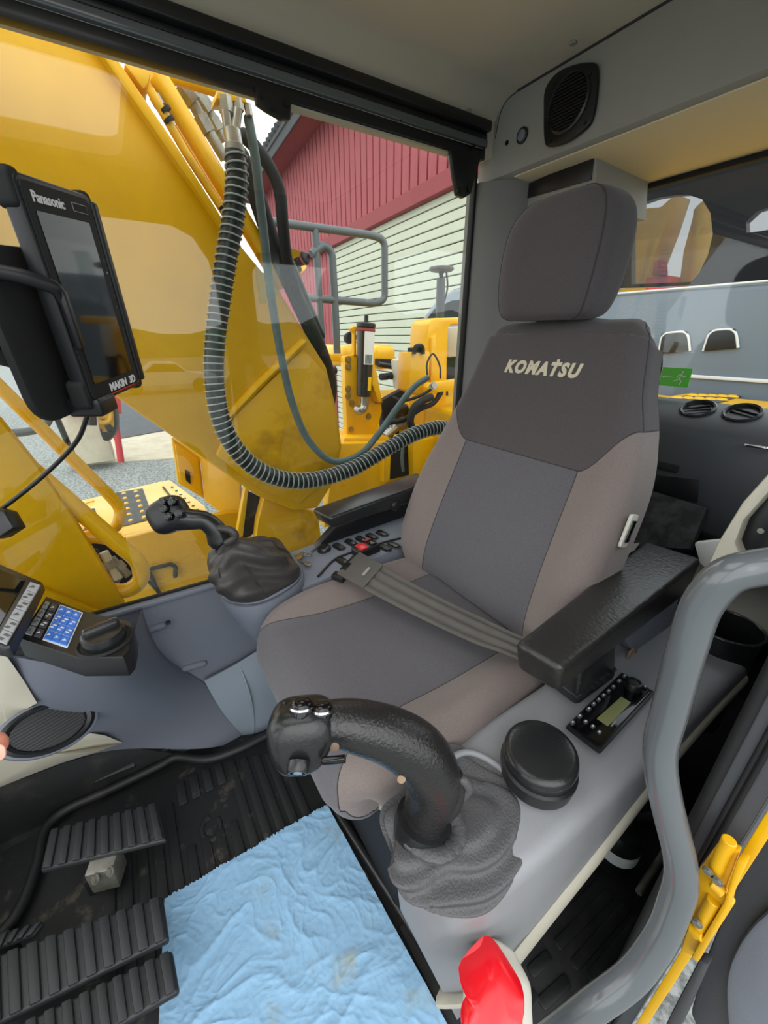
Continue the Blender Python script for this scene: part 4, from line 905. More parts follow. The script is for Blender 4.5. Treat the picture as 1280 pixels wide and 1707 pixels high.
ch_ = [(hp3(-0.46, -0.08, 0.03), 0.040, None), (hp3(-0.17, -0.02, 0.0), 0.025, 0), (hp3(-0.12, -0.012, 0), 0.026, 1), (hp3(-0.085, 0.000, 0), 0.019, 2)]
ch_ += [(hp3(-0.060, 0.004, 0), 0.0095, 3), (hp3(-0.035, 0.004, 0), 0.009, 4), (hp3(-0.015, 0.001, 0), 0.0088, 5), (hp3(0.0, -0.001, 0), 0.0080, 6)]
for k, (b_, L_) in enumerate(((-0.020, 0.055), (-0.036, 0.05), (-0.05, 0.042))):
    i0 = len(ch_); ch_ += [(hp3(-0.082, b_ * 0.8, -0.004), 0.0095, 3 if k == 0 else 2), (hp3(-0.082 + L_ * 0.45, b_, -0.01), 0.009, i0), (hp3(-0.082 + L_ * 0.5, b_, -0.03), 0.0085, i0 + 1), (hp3(-0.082 + L_ * 0.2, b_, -0.042), 0.008, i0 + 2)]
i0 = len(ch_); ch_ += [(hp3(-0.125, 0.028, -0.008), 0.011, 2), (hp3(-0.095, 0.04, -0.02), 0.0095, i0), (hp3(-0.07, 0.042, -0.032), 0.008, i0 + 1)]
hand = skin('person', ch_, 'skin'); tag(hand, 'fingertip of a person reaching in at the left edge, bare skin', 'person')
fn = bm_rr(0.010, 0.009, 0.0012, 0.0035, basis(hp3(0.001, 0.0, 0.0) - FW * 0.0082, hx, hu), 0.0004); obj('fingernail', fn, 'fingernail', hand)
obj('sleeve', bm_tube([hp3(-0.21, -0.028, 0.004), hp3(-0.24, -0.034, 0.007), hp3(-0.36, -0.06, 0.02), hp3(-0.50, -0.09, 0.034)], [0.034, 0.037, 0.046, 0.056], 24), 'black_matte', hand)
# ================================================================== floor mat, pedals, cloth
fm = thing('floor_mat', 'black ribbed rubber floor mat with raised border', 'mat', (0.1, 0.9, FZ))
FZM = FZ + 0.006
obj('sheet', box2((-0.18, 0.50, FZ + 0.0005), (0.44, 1.33, FZM), 0.002), 'rubber_dusty', fm)
lip = smoothpath([onZ(560, 1185, FZM + .02), onZ(500, 1205, FZM + .02), onZ(452, 1222, FZM + .02), onZ(400, 1248, FZM + .02), onZ(345, 1266, FZM + .02), onZ(295, 1262, FZM + .02), onZ(262, 1278, FZM + .02), onZ(180, 1318, FZM + .02), onZ(110, 1350, FZM + .02), onZ(75, 1385, FZM + .02), onZ(62, 1440, FZM + .02), onZ(30, 1520, FZM + .02), onZ(-30, 1590, FZM + .02)], 6)
obj('border_lip', bm_tube(lip, 0.012, 12), 'rubber', fm)
for k in range(14):       # ribs across the mat
    y = 0.56 + k * 0.034
    x0, x1 = 0.0, 0.40
    if 5 <= k <= 8: segs = ((0.0, 0.20), (0.315, 0.385))
    else: segs = ((x0, 0.385 - 0.012 * abs(k - 5)),)
    for a, c in segs: obj('rib', box2((a, y, FZM), (c, y + 0.022, FZM + 0.006), 0.003), 'rubber_dusty', fm)
for (u, v, s_) in ((352, 1380, 'P'), (380, 1415, 'S')):
    p = onZ(u, v, FZM + 0.001); obj('raised_mark', bm_tube(smoothpath([p + V((0.03 * math.cos(t / 8 * 5.2), 0.022 * math.sin(t / 8 * 5.2), 0)) for t in range(9)], 3), 0.006, 8, flat=(0.7, 1)), 'rubber_dusty', fm)
# ribbed track along the front right
tk = thing('side_step', 'black ribbed step rail along the foot of the beige cover', 'rail', onZ(60, 1330, FZ))
for (a, c, r2) in (((-60, 1352), (215, 1250), .020), ((-60, 1382), (225, 1268), .018), ((-60, 1330), (190, 1248), .014)):
    p, q = onZ(*a, FZ + .06), onZ(*c, FZ + .06); obj('rail', bm_tube([p, q], r2, 10, flat=(0.7, 1.2)), 'rubber', tk)
P = [onZ(180, 1262, FZ + .05), onZ(210, 1242, FZ + .05), onZ(285, 1250, FZ + .05), onZ(240, 1272, FZ + .05)]
obj('end_cap', bm_poly(P, (0, 0, 0.012), 0.004), 'rubber', tk)
kk_ = [onX(u, v, .466) for u, v in ((-60, 1334), (0, 1312), (110, 1272), (205, 1244), (300, 1258), (345, 1264), (330, 1290), (150, 1370), (-60, 1500))]
obj('kick_plate', bm_poly(kk_, (0.012, 0, 0), 0.002), 'rubber', tk)
# channels in front of the seat base
chn = thing('mat_channel', 'glossy black channel strip across the floor in front of the seat', 'strip', onZ(640, 1450, FZ))
for (a, c, r2, m_) in (((478, 1222), (752, 1650), .011, 'black_satin'), ((500, 1228), (764, 1640), .006, 'rail_black'), ((530, 1228), (690, 1470), .010, 'black_satin'), ((552, 1222), (690, 1440), .006, 'rail_black'), ((575, 1225), (690, 1410), .009, 'black_satin')):
    p, q = onZ(*a, FZ + .012), onZ(*c, FZ + .012); obj('ridge', bm_tube([p, p.lerp(q, .5), q], r2, 12, round_end=True), m_, chn)
p, q = onZ(752, 1650, FZ + .012), onZ(790, 1618, FZ + .012)
obj('end_ridge', bm_tube([p, q], .011, 12, round_end=True), 'black_satin', chn)
# pedals
def pedal(label, px, z, nr, th, grp='foot pedals', m='rubber_pedal'):
    P = [onZ(u, v, z) for u, v in px]          # near-left, near-right, far-right, far-left as seen
    t = thing('foot_pedal', label, 'pedal', (P[0] + P[2]) / 2 - V((0, 0, th)), grp)
    obj('pad', bm_poly(P, (0, 0, -th), 0.006, 3), m, t)
    for k in range(nr):
        a0, a1 = (k + 0.18) / nr, (k + 0.82) / nr
        q = [P[0].lerp(P[1], a0), P[0].lerp(P[1], a1), P[3].lerp(P[2], a1), P[3].lerp(P[2], a0)]
        c = sum(q, V()) / 4; q = [p_.lerp(c, 0.03) for p_ in q]
        obj('ridge', bm_poly([p_ - V((0, 0, 0.001)) for p_ in q], (0, 0, 0.007), 0.003, 2), m, t)
    return t
pd = pedal('upper black ribbed foot pedal by the right footwell', ((66, 1452), (277, 1400), (262, 1338), (82, 1384)), 0.20, 9, 0.016)
b = bm_box((0.055, 0.05, 0.07), basis(onZ(178, 1448, .155), (onZ(277, 1400, .2) - onZ(66, 1452, .2)), None), 0.004); hb_ = obj('hinge_block', b, 'steel_dull', pd)
for q in ((160, 1465), (185, 1452)): bolt(hb_, onZ(*q, .185), (-0.3, 0.6, 0.5), 0.008, 'steel_dull')
obj('stem', box2(onZ(150, 1480, FZ + .006) , onZ(200, 1440, .14), 0.003), 'black_matte', pd)
pd2 = pedal('long black ribbed travel pedal lying against the blue cloth', ((-60, 1735), (281, 1566), (270, 1492), (-60, 1612)), 0.20, 11, 0.018)
pd3 = pedal('second long travel pedal at the bottom left corner', ((-60, 1860), (298, 1652), (286, 1582), (-60, 1752)), 0.20, 12, 0.018)
pd4 = pedal('small ribbed foot rest behind the travel pedals', ((-60, 1600), (55, 1560), (75, 1535), (-60, 1575)), 0.17, 7, 0.014)
for t, (u, v) in ((pd2, (150, 1560)), (pd3, (160, 1660))):
    p = onZ(u, v, .17); obj('stem', bm_tube([p, V((p.x, p.y, FZ + 0.008))], 0.018, 12), 'black_matte', t)
for t in (pd4,):
    p = onZ(0, 1570, .155); obj('stem', bm_tube([p, V((p.x, p.y, FZ + 0.008))], 0.018, 12), 'black_matte', t)
lvp = smoothpath([onZ(240, 1450, .16), onZ(190, 1500, .15), onZ(130, 1545, .145), onZ(70, 1580, .14)], 6)
# blue cloth
ca, cbb, cc_, cdd = onZ(545, 1343, FZM + .008), onZ(275, 1500, FZM + .008), onZ(262, 1790, FZM + .008), onZ(790, 1790, FZM + .008)
random.seed(3)
jag = [random.uniform(-1, 1) for _ in range(400)]
def clf(a, b_):
    p = ca.lerp(cbb, a).lerp(cdd.lerp(cc_, a), b_)
    q = V((p.x, p.y, 0.0)); wv = V((noise.noise(q * 9), noise.noise(q * 9 + V((5, 3, 1))), 0)) * 0.05
    def rg(k, e): return (1 - min(abs(noise.noise((q + wv) * k + V((k, 0, 0)))) * 2.2, 1)) ** e
    z = 0.003 + 0.003 * rg(9, 3) + 0.0018 * rg(21, 4) + 0.0009 * rg(47, 4) + 0.0005 * noise.noise(q * 120)
    if b_ == 0: p = p + (ca - cdd).normalized() * jag[int(a * 180)] * 0.003
    return p + V((0, 0, z))
cg = bm_grid(clf, 180, 180); _r = bmesh.ops.extrude_face_region(cg, geom=cg.faces[:]); bmesh.ops.translate(cg, verts=[g for g in _r['geom'] if isinstance(g, bmesh.types.BMVert)], vec=(0, 0, 0.0014))
cl = obj('blue_cloth', cg, 'cloth_blue'); tag(cl, 'creased light blue absorbent cloth lying on the floor mat', 'cloth')
# door side mat
dm = thing('entry_mat', 'black rubber mat with raised bars between console and door sill', 'mat', (-0.42, 0.2, FZ))
obj('sheet', box2((-0.535, -0.35, FZ + 0.0005), (-0.20, 0.49, FZM), 0.003), 'rubber', dm)
def br(a, c, w_=0.020):
    p, q = onZ(840 + a[0] / 2.811, 1100 + a[1] / 2.811, FZM), onZ(840 + c[0] / 2.811, 1100 + c[1] / 2.811, FZM); d = (q - p); L_ = d.length
    obj('raised_bar', bm_rr(L_, w_, 0.006, 0.007, basis((p + q) / 2 - V((0, 0, .001)), d, V((0, 0, 1)).cross(d)), 0.002), 'rubber', dm)
for a, c in (((165, 1250), (420, 1000)), ((245, 1345), (500, 1090)), ((325, 1440), (580, 1150)), ((50, 1390), (130, 1290)), ((120, 1470), (215, 1385)), ((170, 1620), (300, 1500)), ((60, 1690), (150, 1560)), ((400, 1500), (640, 1220))): br(a, c)
# ================================================================== rear of the cab
# speaker in the header
def onH(u, v): return onY(u, v, -0.2505)
spk = thing('header_speaker', 'black square speaker grille in the rear header', 'speaker', onH(955, 175))
sc_ = [onH(912, 152), onH(930, 125), onH(960, 110), onH(992, 106), onH(1000, 118), onH(998, 160), onH(990, 200), onH(975, 220), onH(945, 240), onH(918, 246), onH(911, 235), onH(910, 190)]
cen = sum(sc_, V()) / len(sc_)
obj('frame', bm_poly(smoothpath(sc_, 4, closed=True), (0, 0.010, 0), 0.003), 'black_plastic', spk)
cen = V((0.2345, -0.2415, 1.731))
obj('cone_ring', bm_lathe([(0.052, 0), (0.053, 0.004), (0.048, 0.006), (0.046, 0.002), (0, 0.001)], basis(cen, (-1, 0, 0), (0, 0, 1)), 40), 'black_satin', spk)
for k in range(15):
    z = -0.042 + k * 0.006; L_ = 2 * math.sqrt(0.046 ** 2 - z * z)
    obj('slat', bm_box((L_, 0.003, 0.0026), Matrix.Translation(cen + V((0, 0.0045, z)))), 'black_plastic', spk)
for q in ((918, 236), (984, 124), (975, 205), (925, 140)): bolt(spk, onY(*q, -0.241), (0, 1, 0), 0.003, 'black_satin')
p = onH(871, 226); dl2 = thing('dome_sensor', 'small round lens in the rear header beside the speaker', 'lens', p)
obj('ring', bm_lathe([(0.017, 0), (0.0165, 0.004), (0.014, 0.005), (0.0135, 0.001), (0, 0.001)], basis(p, (-1, 0, 0), (0, 0, 1)), 28), 'black_plastic', dl2)
obj('lens', bm_lathe([(0.0135, 0.001), (0.012, 0.006), (0.007, 0.009), (0, 0.010)], basis(p, (-1, 0, 0), (0, 0, 1)), 28), 'trim_grey', dl2)
p = onH(845, 238); o = bolt(None, p, (0, 1, 0), 0.004, 'black_satin', name='header_screw'); tag(o, 'tiny dark screw in the rear header left of the round lens', 'screw')
# pale ventilation box behind the headrest
hb3 = thing('pillar_box', 'pale grey box with dark front panel mounted above the headrest', 'box', (0.24, -0.36, 1.55))
A = [onY(875, 302, -.33), onY(995, 250, -.33), onY(992, 345, -.33), onY(872, 365, -.33)]
obj('housing', bm_poly(A, (0.0, -0.24, 0.0), 0.004), 'header_grey', hb3)
B_ = [onY(878, 308, -.3285), onY(991, 257, -.3285), onY(986, 300, -.3285), onY(876, 332, -.3285)]
obj('front_panel', bm_poly(B_, (0, 0.003, 0), 0.001), 'black_plastic', hb3)
# binder, papers and label behind the seat
bd = thing('document_binder', 'worn dark binder leaning behind the seat under the rear shelf', 'binder', onY(1110, 900, -.36))
pb_ = [onY(1066, 812, -.395), onY(1178, 846, -.38), onY(1150, 915, -.30), onY(1040, 910, -.30)]
nb_ = (pb_[1] - pb_[0]).cross(pb_[3] - pb_[0]).normalized()
obj('cover', bm_poly(pb_, nb_ * 0.004, 0.001), 'binder_dark', bd); obj('pages', bm_poly([p + nb_ * 0.004 for p in pb_], nb_ * 0.018, 0.002), 'black_matte', bd)
fl = bm_poly([onY(1080, 790, -.404), onY(1165, 800, -.404), onY(1163, 838, -.404), onY(1082, 815, -.404)], (0, 0.004, 0), 0.001)
tag(obj('shelf_flap', fl, 'black_plastic'), 'flat dark access flap under the rear shelf above the binder', 'flap')
for (q, nm, lb) in ((((1072, 794), (1086, 797), (1085, 812), (1071, 809)), 'paper_tag', 'small white paper tag at the seat edge above the binder'), (((1048, 907), (1066, 905), (1058, 917), (1045, 925)), 'printed_label', 'small white printed label low beside the black armrest')):
    P = [onY(u, v, -.295 if nm[0] == 'p' and nm[1] == 'r' else -.39) for u, v in q]; o = obj(nm, bm_poly(P, (0, -0.001, 0)), 'paper', smooth=False); tag(o, lb, 'label')
sk2 = bm_poly([onY(1155, 905, -.25), onY(1200, 900, -.25), onY(1190, 960, -.25), onY(1165, 940, -.25)], (0, -0.02, 0), 0.006)
tag(obj('paper_bag', sk2, 'paper'), 'crumpled pale paper tucked behind the armrest', 'paper')
# shelf behind the console with a black bin
st = thing('side_ledge', 'worn grey ledge behind the console next to the black bin', 'ledge', (-0.36, -0.2, 0.5))
obj('ledge', box2((-0.47, -0.58, 0.665), (-0.20, -0.29, 0.685), 0.004), 'header_grey', st)
obj('wall', box2((-0.47, -0.58, 0.5), (-0.20, -0.565, 0.665), 0.003), 'black_plastic', st)
bc = onY(1212, 1045, -.16); bn = thing('black_bin', 'round black plastic bin behind the left console', 'bin', (bc.x, bc.y, 0.50))
obj('wall', bm_lathe([(0.050, 0.46), (0.056, 0.70), (0.059, 0.70), (0.057, 0.695), (0.0535, 0.70), (0.047, 0.47), (0, 0.465)], Matrix.Translation((bc.x, bc.y, 0.03)), 36), 'black_plastic', bn)
obj('rim', bm_tube([V((bc.x + 0.0575 * math.cos(a / 36 * 2 * PI), bc.y + 0.0575 * math.sin(a / 36 * 2 * PI), 0.73)) for a in range(36)], 0.003, 8, closed=True), 'black_satin', bn)
tag(obj('shade_block', box2((-0.49, -0.56, FZ + 0.001), (-0.20, -0.36, 0.45), 0.01), 'black_matte'), 'black block standing in for the shade in the gap behind the console', 'box')  # solid black block painted as the darkness behind the console
pb2 = thing('floor_bracket', 'bare metal rod and bracket on the floor below the grab rail', 'bracket', onZ(1080, 1490, FZ + .02))
obj('rod', bm_tube([onZ(1064, 1488, FZ + .07), onZ(1114, 1410, FZ + .07)], 0.007, 12), 'steel_dull', pb2)
obj('foot', box2(onZ(1060, 1500, FZ + .007), onZ(1090, 1450, FZ + .065), 0.003), 'black_matte', pb2)
lb2 = onZ(1035, 1388, FZ + .10); cn = thing('canister', 'black canister with a white printed band on the cab floor', 'canister', (lb2.x, lb2.y, FZ))
obj('body', bm_lathe([(0.045, 0.002), (0.047, 0.01), (0.047, 0.11), (0.04, 0.13), (0.015, 0.135), (0.015, 0.15), (0, 0.15)], Matrix.Translation((lb2.x, lb2.y, FZ)), 32), 'black_plastic', cn)
obj('printed_band', bm_lathe([(0.0475, 0.05), (0.0475, 0.085)], Matrix.Translation((lb2.x, lb2.y, FZ)), 32, cap=False), 'label_white', cn)
hs_ = smoothpath([V((-0.30, 0.10, FZ + .02)), V((-0.36, -0.05, 0.16)), V((-0.42, -0.18, 0.2)), V((-0.36, -0.32, 0.14))], 8)
tag(obj('floor_hose', bm_tube(hs_, 0.012, 10), 'black_matte'), 'black hose curling in the dark gap under the console', 'hose')
# yellow cloth bag or strap end under the armrest
yb = bm_poly([onY(978, 1125, .02), onY(1000, 1100, .02), onY(1010, 1112, .02), (onY(1000, 1140, .02)), onY(985, 1150, .02)], (0, -0.03, 0), 0.003)
tag(obj('yellow_tab', yb, 'key_yellow'), 'small yellow tab showing under the near armrest', 'tab')
# gaiter under the near armrest
ga = [onD(905, 1165, .56), onD(930, 1200, .60)]
gt2 = thing('lever_gaiter', 'folded black rubber gaiter under the front of the near armrest', 'gaiter', V((-0.285, 0.20, 0.69)))
gb = bm_box((0.075, 0.12, 0.10), Matrix.Translation((-0.285, 0.175, 0.745)), 0.012, 3, taper=(0.6, 0.75)); obj('skirt', gb, 'black_satin', gt2)
for k in range(3): obj('pleat', bm_box((0.070 - 0.01 * k, 0.115 - 0.012 * k, 0.008), Matrix.Translation((-0.285, 0.175, 0.715 + 0.022 * k)), 0.004, 2), 'black_satin', gt2)
kn2 = onY(872, 1130, .14); tag(obj('recline_lever', bm_tube([V((-0.262, 0.12, 0.71)), V((-0.285, 0.15, 0.725)), V((-0.29, 0.17, 0.72))], [0.014, 0.016, 0.012], 14, round_end=True), 'trim_grey'), 'grey rounded lever at the rear corner of the cushion', 'lever')
# exit sticker on the rear window
xs_ = [onY(1101, 615, -.597), onY(1153, 613, -.597), onY(1149, 642, -.597), onY(1098, 645, -.597)]
ex_ = (xs_[1] - xs_[0]).normalized(); ec = sum(xs_, V()) / 4; EM = basis(ec, V((-1, 0, 0)), V((0, 0, 1)))
es = thing('exit_sticker', 'green emergency exit sticker with running figure on the rear window', 'sticker', ec)
EW = (xs_[1] - xs_[0]).length; EH = (xs_[0] - xs_[3]).length
obj('face', bm_box((EW * 1.5, EH, 0.0012), EM @ Matrix.Translation((-EW * 0.25, 0, 0))), 'exit_green', es)
pc = bm_lathe([(0.0024, 0), (0.0024, 0.0006), (0, 0.0006)], EM @ Matrix.Translation((EW * 0.22, EH * 0.30, 0.0006)), 14)
for a, c in (((.21, .20), (.16, -.05)), ((.16, -.05), (.24, -.20)), ((.24, -.20), (.22, -.36)), ((.16, -.05), (.08, -.16)), ((.08, -.16), (.00, -.20)), ((.20, .17), (.11, .12)), ((.11, .12), (.08, -.02)), ((.20, .17), (.28, .04)), ((.28, .04), (.34, .08))):
    p, q = V((a[0] * EW, a[1] * EH, 0.0009)), V((c[0] * EW, c[1] * EH, 0.0009)); d = q - p
    bm_box((d.length + 0.0012, 0.0021, 0.0006), EM @ basis((p + q) / 2, d, V((0, 0, 1)).cross(d)), bm=pc)
obj('running_figure', pc, 'white_print', es, smooth=False)
ar = bm_box((EW * 0.34, 0.0014, 0.0006), EM @ Matrix.Translation((-EW * 0.22, 0, 0.0009))); bm_poly([EM @ V((-EW * 0.42, 0, 0.0006)), EM @ V((-EW * 0.35, 0.0035, 0.0006)), EM @ V((-EW * 0.35, -0.0035, 0.0006))], EM.to_3x3() @ V((0, 0, 0.0006)), bm=ar)
obj('arrow', ar, 'white_print', es, smooth=False); obj('edge', bm_box((0.0012, EH * 0.9, 0.0006), EM @ Matrix.Translation((-EW * 0.48, 0, 0.0009))), 'white_print', es)
# ================================================================== door hinge and open door
hg = thing('door_hinge', 'yellow painted door hinge on the lower pillar', 'hinge', onY(1190, 1560, .29))
def onI(u, v, y=.300): return onY(u, v, y)
obj('pillar_leaf', bm_poly([onI(*q) for q in ((1204, 1395), (1238, 1410), (1212, 1480), (1228, 1500), (1170, 1590), (1140, 1575), (1165, 1500), (1155, 1490), (1170, 1440))], (0, 0.010, 0), 0.002), 'yellow_worn', hg)
obj('door_leaf', bm_poly([onI(*q, .305) for q in ((1238, 1418), (1252, 1425), (1228, 1480), (1222, 1502), (1172, 1590), (1160, 1582), (1215, 1490))], (0, 0.014, 0), 0.002), 'yellow_worn', hg)
for a, c in (((1216, 1400), (1192, 1452)), ((1190, 1500), (1158, 1556))):
    obj('knuckle', bm_cyl(onI(*a, .312), onI(*c, .312), 0.0065, 16, 0.001), 'yellow_worn', hg)
for a, c in (((1186, 1470), (1206, 1490)), ((1150, 1545), (1172, 1562))):
    obj('lug', bm_cyl(onI(*a, .316), onI(*c, .316), 0.006, 16, 0.001), 'yellow_worn', hg)
for q in ((1196, 1468), (1162, 1538), (1180, 1452)): bolt(hg, onI(*q, .322), (0, 1, 0), 0.004, 'steel_dull')
dr = thing('open_door', 'dark grey inner panel of the open cab door outside the pillar', 'door', (-0.62, 0.1, 0.05))
obj('panel', bm_poly([onY(u, v, .16) for u, v in ((1175, 1600), (1250, 1420), (1330, 1280), (1400, 1300), (1400, 1800), (1200, 1800), (1150, 1690))], (0, -0.03, 0), 0.006), 'door_grey', dr)
obj('inner_moulding', bm_poly(smoothpath([onY(u, v, .165) for u, v in ((1215, 1640), (1240, 1560), (1300, 1500), (1380, 1480), (1380, 1780), (1240, 1760))], 4, closed=True), (0, 0.012, 0), 0.005), 'trim_grey', dr)
obj('step_edge', bm_poly([onY(u, v, .20) for u, v in ((1118, 1690), (1165, 1600), (1180, 1610), (1140, 1700), (1110, 1760), (1090, 1750))], (0, -0.02, 0), 0.004), 'door_grey', dr)
# ================================================================== ground and distance
GZ = -1.2
struct('ground', bm_poly([(-80, -80, GZ), (80, -80, GZ), (80, 80, GZ), (-80, 80, GZ)], (0, 0, -0.2)), 'gravel', label='grey gravel yard')
def slab(px, m, nm, lb, cat, z0=0.001, h=0.02): return tag(obj(nm, bm_poly([V((onZ(u, v, GZ).x, onZ(u, v, GZ).y, GZ + z0)) for u, v in px], (0, 0, h)), m), lb, cat)
slab(((150, 775), (290, 765), (300, 690), (180, 680)), 'concrete', 'concrete_apron', 'pale concrete apron beyond the gravel', 'pavement')
slab(((190, 735), (300, 715), (330, 640), (200, 640)), 'asphalt', 'dark_pavement', 'dark wet pavement behind the concrete', 'pavement', 0.0225)
cb1 = bm_poly([onX(u, v, 9.0) for u, v in ((92, 690), (165, 686), (192, 768), (112, 778))], (0.8, 0, 0), 0.02)
cbk = tag(obj('concrete_block', cb1, 'concrete'), 'weathered pale concrete block standing on the gravel', 'block')
rm = thing('road_barrier', 'red and white barrier board standing behind the concrete block', 'barrier', onX(160, 770, 8.6))
obj('board', bm_poly([onX(u, v, 8.7) for u, v in ((95, 668), (200, 655), (203, 690), (100, 692))], (0.06, 0, 0), 0.01), 'red_paint', rm)
obj('leg', bm_tube([onX(190, 690, 8.6), onX(202, 770, 8.6)], 0.06, 10), 'red_paint', rm)
mr = thing('side_mirror', 'oval side mirror on a bent grey arm outside the side window', 'mirror', onX(175, 735, 1.6))
mp_ = [onX(u, v, 1.7) for u, v in ((168, 668), (180, 660), (190, 680), (192, 715), (183, 733), (172, 735), (164, 715), (162, 690))]
obj('housing', bm_poly(smoothpath(mp_, 4, closed=True), (0.05, -0.02, 0), 0.01), 'black_plastic', mr)
obj('glass', bm_poly([p.lerp(sum(mp_, V()) / 8, 0.15) - V((0.004, 0, 0)) for p in smoothpath(mp_, 4, closed=True)], (0.002, 0, 0)), 'mirror', mr)
obj('arm', bm_tube(roundpath([V((1.7, onX(-40, 722, 1.7).y, 0.41)), onX(-40, 722, 1.7), onX(30, 722, 1.7), onX(68, 715, 1.7), onX(82, 700, 1.7), onX(80, 670, 1.7), onX(150, 665, 1.72)], 0.06), 0.018, 10), 'rail_paint', mr)
obj('clamp', bm_tube([onX(150, 668, 1.71), onX(152, 708, 1.71)], 0.022, 10), 'black_plastic', mr)
obj('strut', bm_tube([onX(92, 690, 1.72), onX(122, 760, 1.72)], 0.012, 8), 'black_plastic', mr)
# low hills and a strip of field out beyond the doorway (seen mirrored in the side window) and ahead
def hill(x, y0, y1, h, lb, nm, m='hill_green'):
    n = 40; b = bmesh.new(); T, L_ = [], []
    for i in range(n + 1):
        y = y0 + (y1 - y0) * i / n; hh = h * (0.6 + 0.22 * math.sin(i * 0.35) + 0.12 * math.sin(i * 1.1 + 1) + 0.05 * math.sin(i * 2.7))
        T.append((b.verts.new((x, y, GZ)), b.verts.new((x - 4, y, GZ + hh)), b.verts.new((x - 14, y, GZ + hh * 0.9)), b.verts.new((x - 20, y, GZ))))
    for p, q in zip(T, T[1:]):
        for k in range(3): b.faces.new((p[k], p[k + 1], q[k + 1], q[k]))
    o = obj(nm, b, m); o['kind'] = 'structure'; o['label'] = lb
hill(-60, -60, 85, 9, 'wooded low hills beyond the yard', 'hills')
# parked pale car out past the doorway, seen mirrored in the window
def place_car(P, L_=4.4):
    t = thing('parked_car', 'pale old saloon car parked across the yard, mirrored in the side window', 'car', (P.x, P.y, GZ))
    prof = [(-2.2, .35), (-2.2, .72), (-2.05, .80), (-1.3, .86), (-0.95, 0.92), (-0.5, 1.34), (0.5, 1.38), (1.05, 0.95), (1.9, 0.86), (2.2, 0.74), (2.22, 0.36)]
    obj('body', bm_poly([(P.x, P.y + y, GZ + z) for y, z in prof], (-1.6, 0, 0), 0.04), 'white_vehicle', t)
    obj('side_glass', bm_poly([(P.x + 0.005, P.y + y, GZ + z) for y, z in ((-0.82, .95), (-0.45, 1.28), (0.45, 1.31), (0.9, .97))], (-0.01, 0, 0)), 'van_glass', t)
    for y in (-1.35, 1.4): obj('wheel', bm_cyl((P.x + 0.02, P.y + y, GZ + .32), (P.x - 0.2, P.y + y, GZ + .32), 0.32, 24, 0.03), 'black_matte', t)
place_car(V((-20.5, -1.3, 0)))
# ================================================================== barn
_d = ray(755, 322); W0 = CAM + _d * (6.8 / math.hypot(_d.x, _d.y)); WE = V((math.cos(math.radians(-4.4)), math.sin(math.radians(-4.4)), 0)); WN = V((-WE.y, WE.x, 0))
def onW(u, v): d = ray(u, v); return CAM + d * ((W0 - CAM).dot(WN) / d.dot(WN))
def wp(s, z, o=0.0): return W0 + WE * s + WN * o + V((0, 0, z - W0.z))
barn = thing('barn', 'red timber barn with white boarded lower wall and dark tiled roof', 'building', wp(4, GZ))
obj('core', bm_poly([wp(-0.9, GZ, -.05), wp(11, GZ, -.05), wp(11, 5.35, -.05), wp(-0.9, 5.35, -.05)], -WN * 0.3), 'red_gap', barn)
z0w = 3.08
brd = None
for i in range(48):
    s = -0.85 + i * 0.247
    b = bm_poly([wp(s, z0w + 0.18), wp(s + 0.212, z0w + 0.18), wp(s + 0.212, 5.32), wp(s, 5.32)], WN * 0.03, 0.006, 1); obj('red_board', b, 'red_wood', barn)
for i in range(26):
    s = 4.58 + i * 0.247
    b = bm_poly([wp(s, GZ), wp(s + 0.212, GZ), wp(s + 0.212, z0w), wp(s, z0w)], WN * 0.03, 0.006, 1); obj('red_board', b, 'red_wood', barn)
b = bm_poly([wp(-0.9, z0w - 0.02), wp(11, z0w - 0.02), wp(11, z0w + 0.20), wp(-0.9, z0w + 0.20)], WN * 0.14, 0.01, 1); obj('trim_board', b, 'red_trim', barn)
zz = GZ; k = 0
while zz < z0w - 0.03:
    h_ = min(0.124, z0w - 0.02 - zz)
    b = bm_poly([wp(-0.9, zz + 0.008), wp(4.5, zz + 0.008), wp(4.5, zz + h_), wp(-0.9, zz + h_)], WN * 0.035, 0.008, 1); obj('white_board', b, 'white_wood', barn); zz += 0.13
b = bm_poly([wp(4.46, GZ), wp(4.58, GZ), wp(4.58, z0w), wp(4.46, z0w)], WN * 0.07, 0.01, 1); obj('corner_board', b, 'red_trim', barn)
# eaves: soffit, fascia and tiles
b = bm_poly([wp(-0.9, 5.30), wp(11, 5.30), wp(11, 5.36), wp(-0.9, 5.36)], WN * 0.55); obj('soffit', b, 'red_trim', barn)
b = bm_poly([wp(-0.9, 5.22, .55), wp(11, 5.22, .55), wp(11, 5.42, .55), wp(-0.9, 5.42, .55)], WN * 0.04, 0.01, 1); obj('fascia', b, 'roof_tile', barn)
rf = obj('roof', bm_poly([wp(-0.9, 5.42, .62), wp(-0.9, 5.50, .62), wp(-0.9, 8.2, -5), wp(-0.9, 8.1, -5)], WE * 11.9), 'roof_tile', barn)
tile = None
for i in range(44):
    s = -0.85 + i * 0.27; p, q = wp(s, 5.52, .64), wp(s, 5.86, 0.0)
    obj('roof_tile', bm_tube([p, q], 0.09, 10, flat=(1, 1)), 'roof_tile', rf)
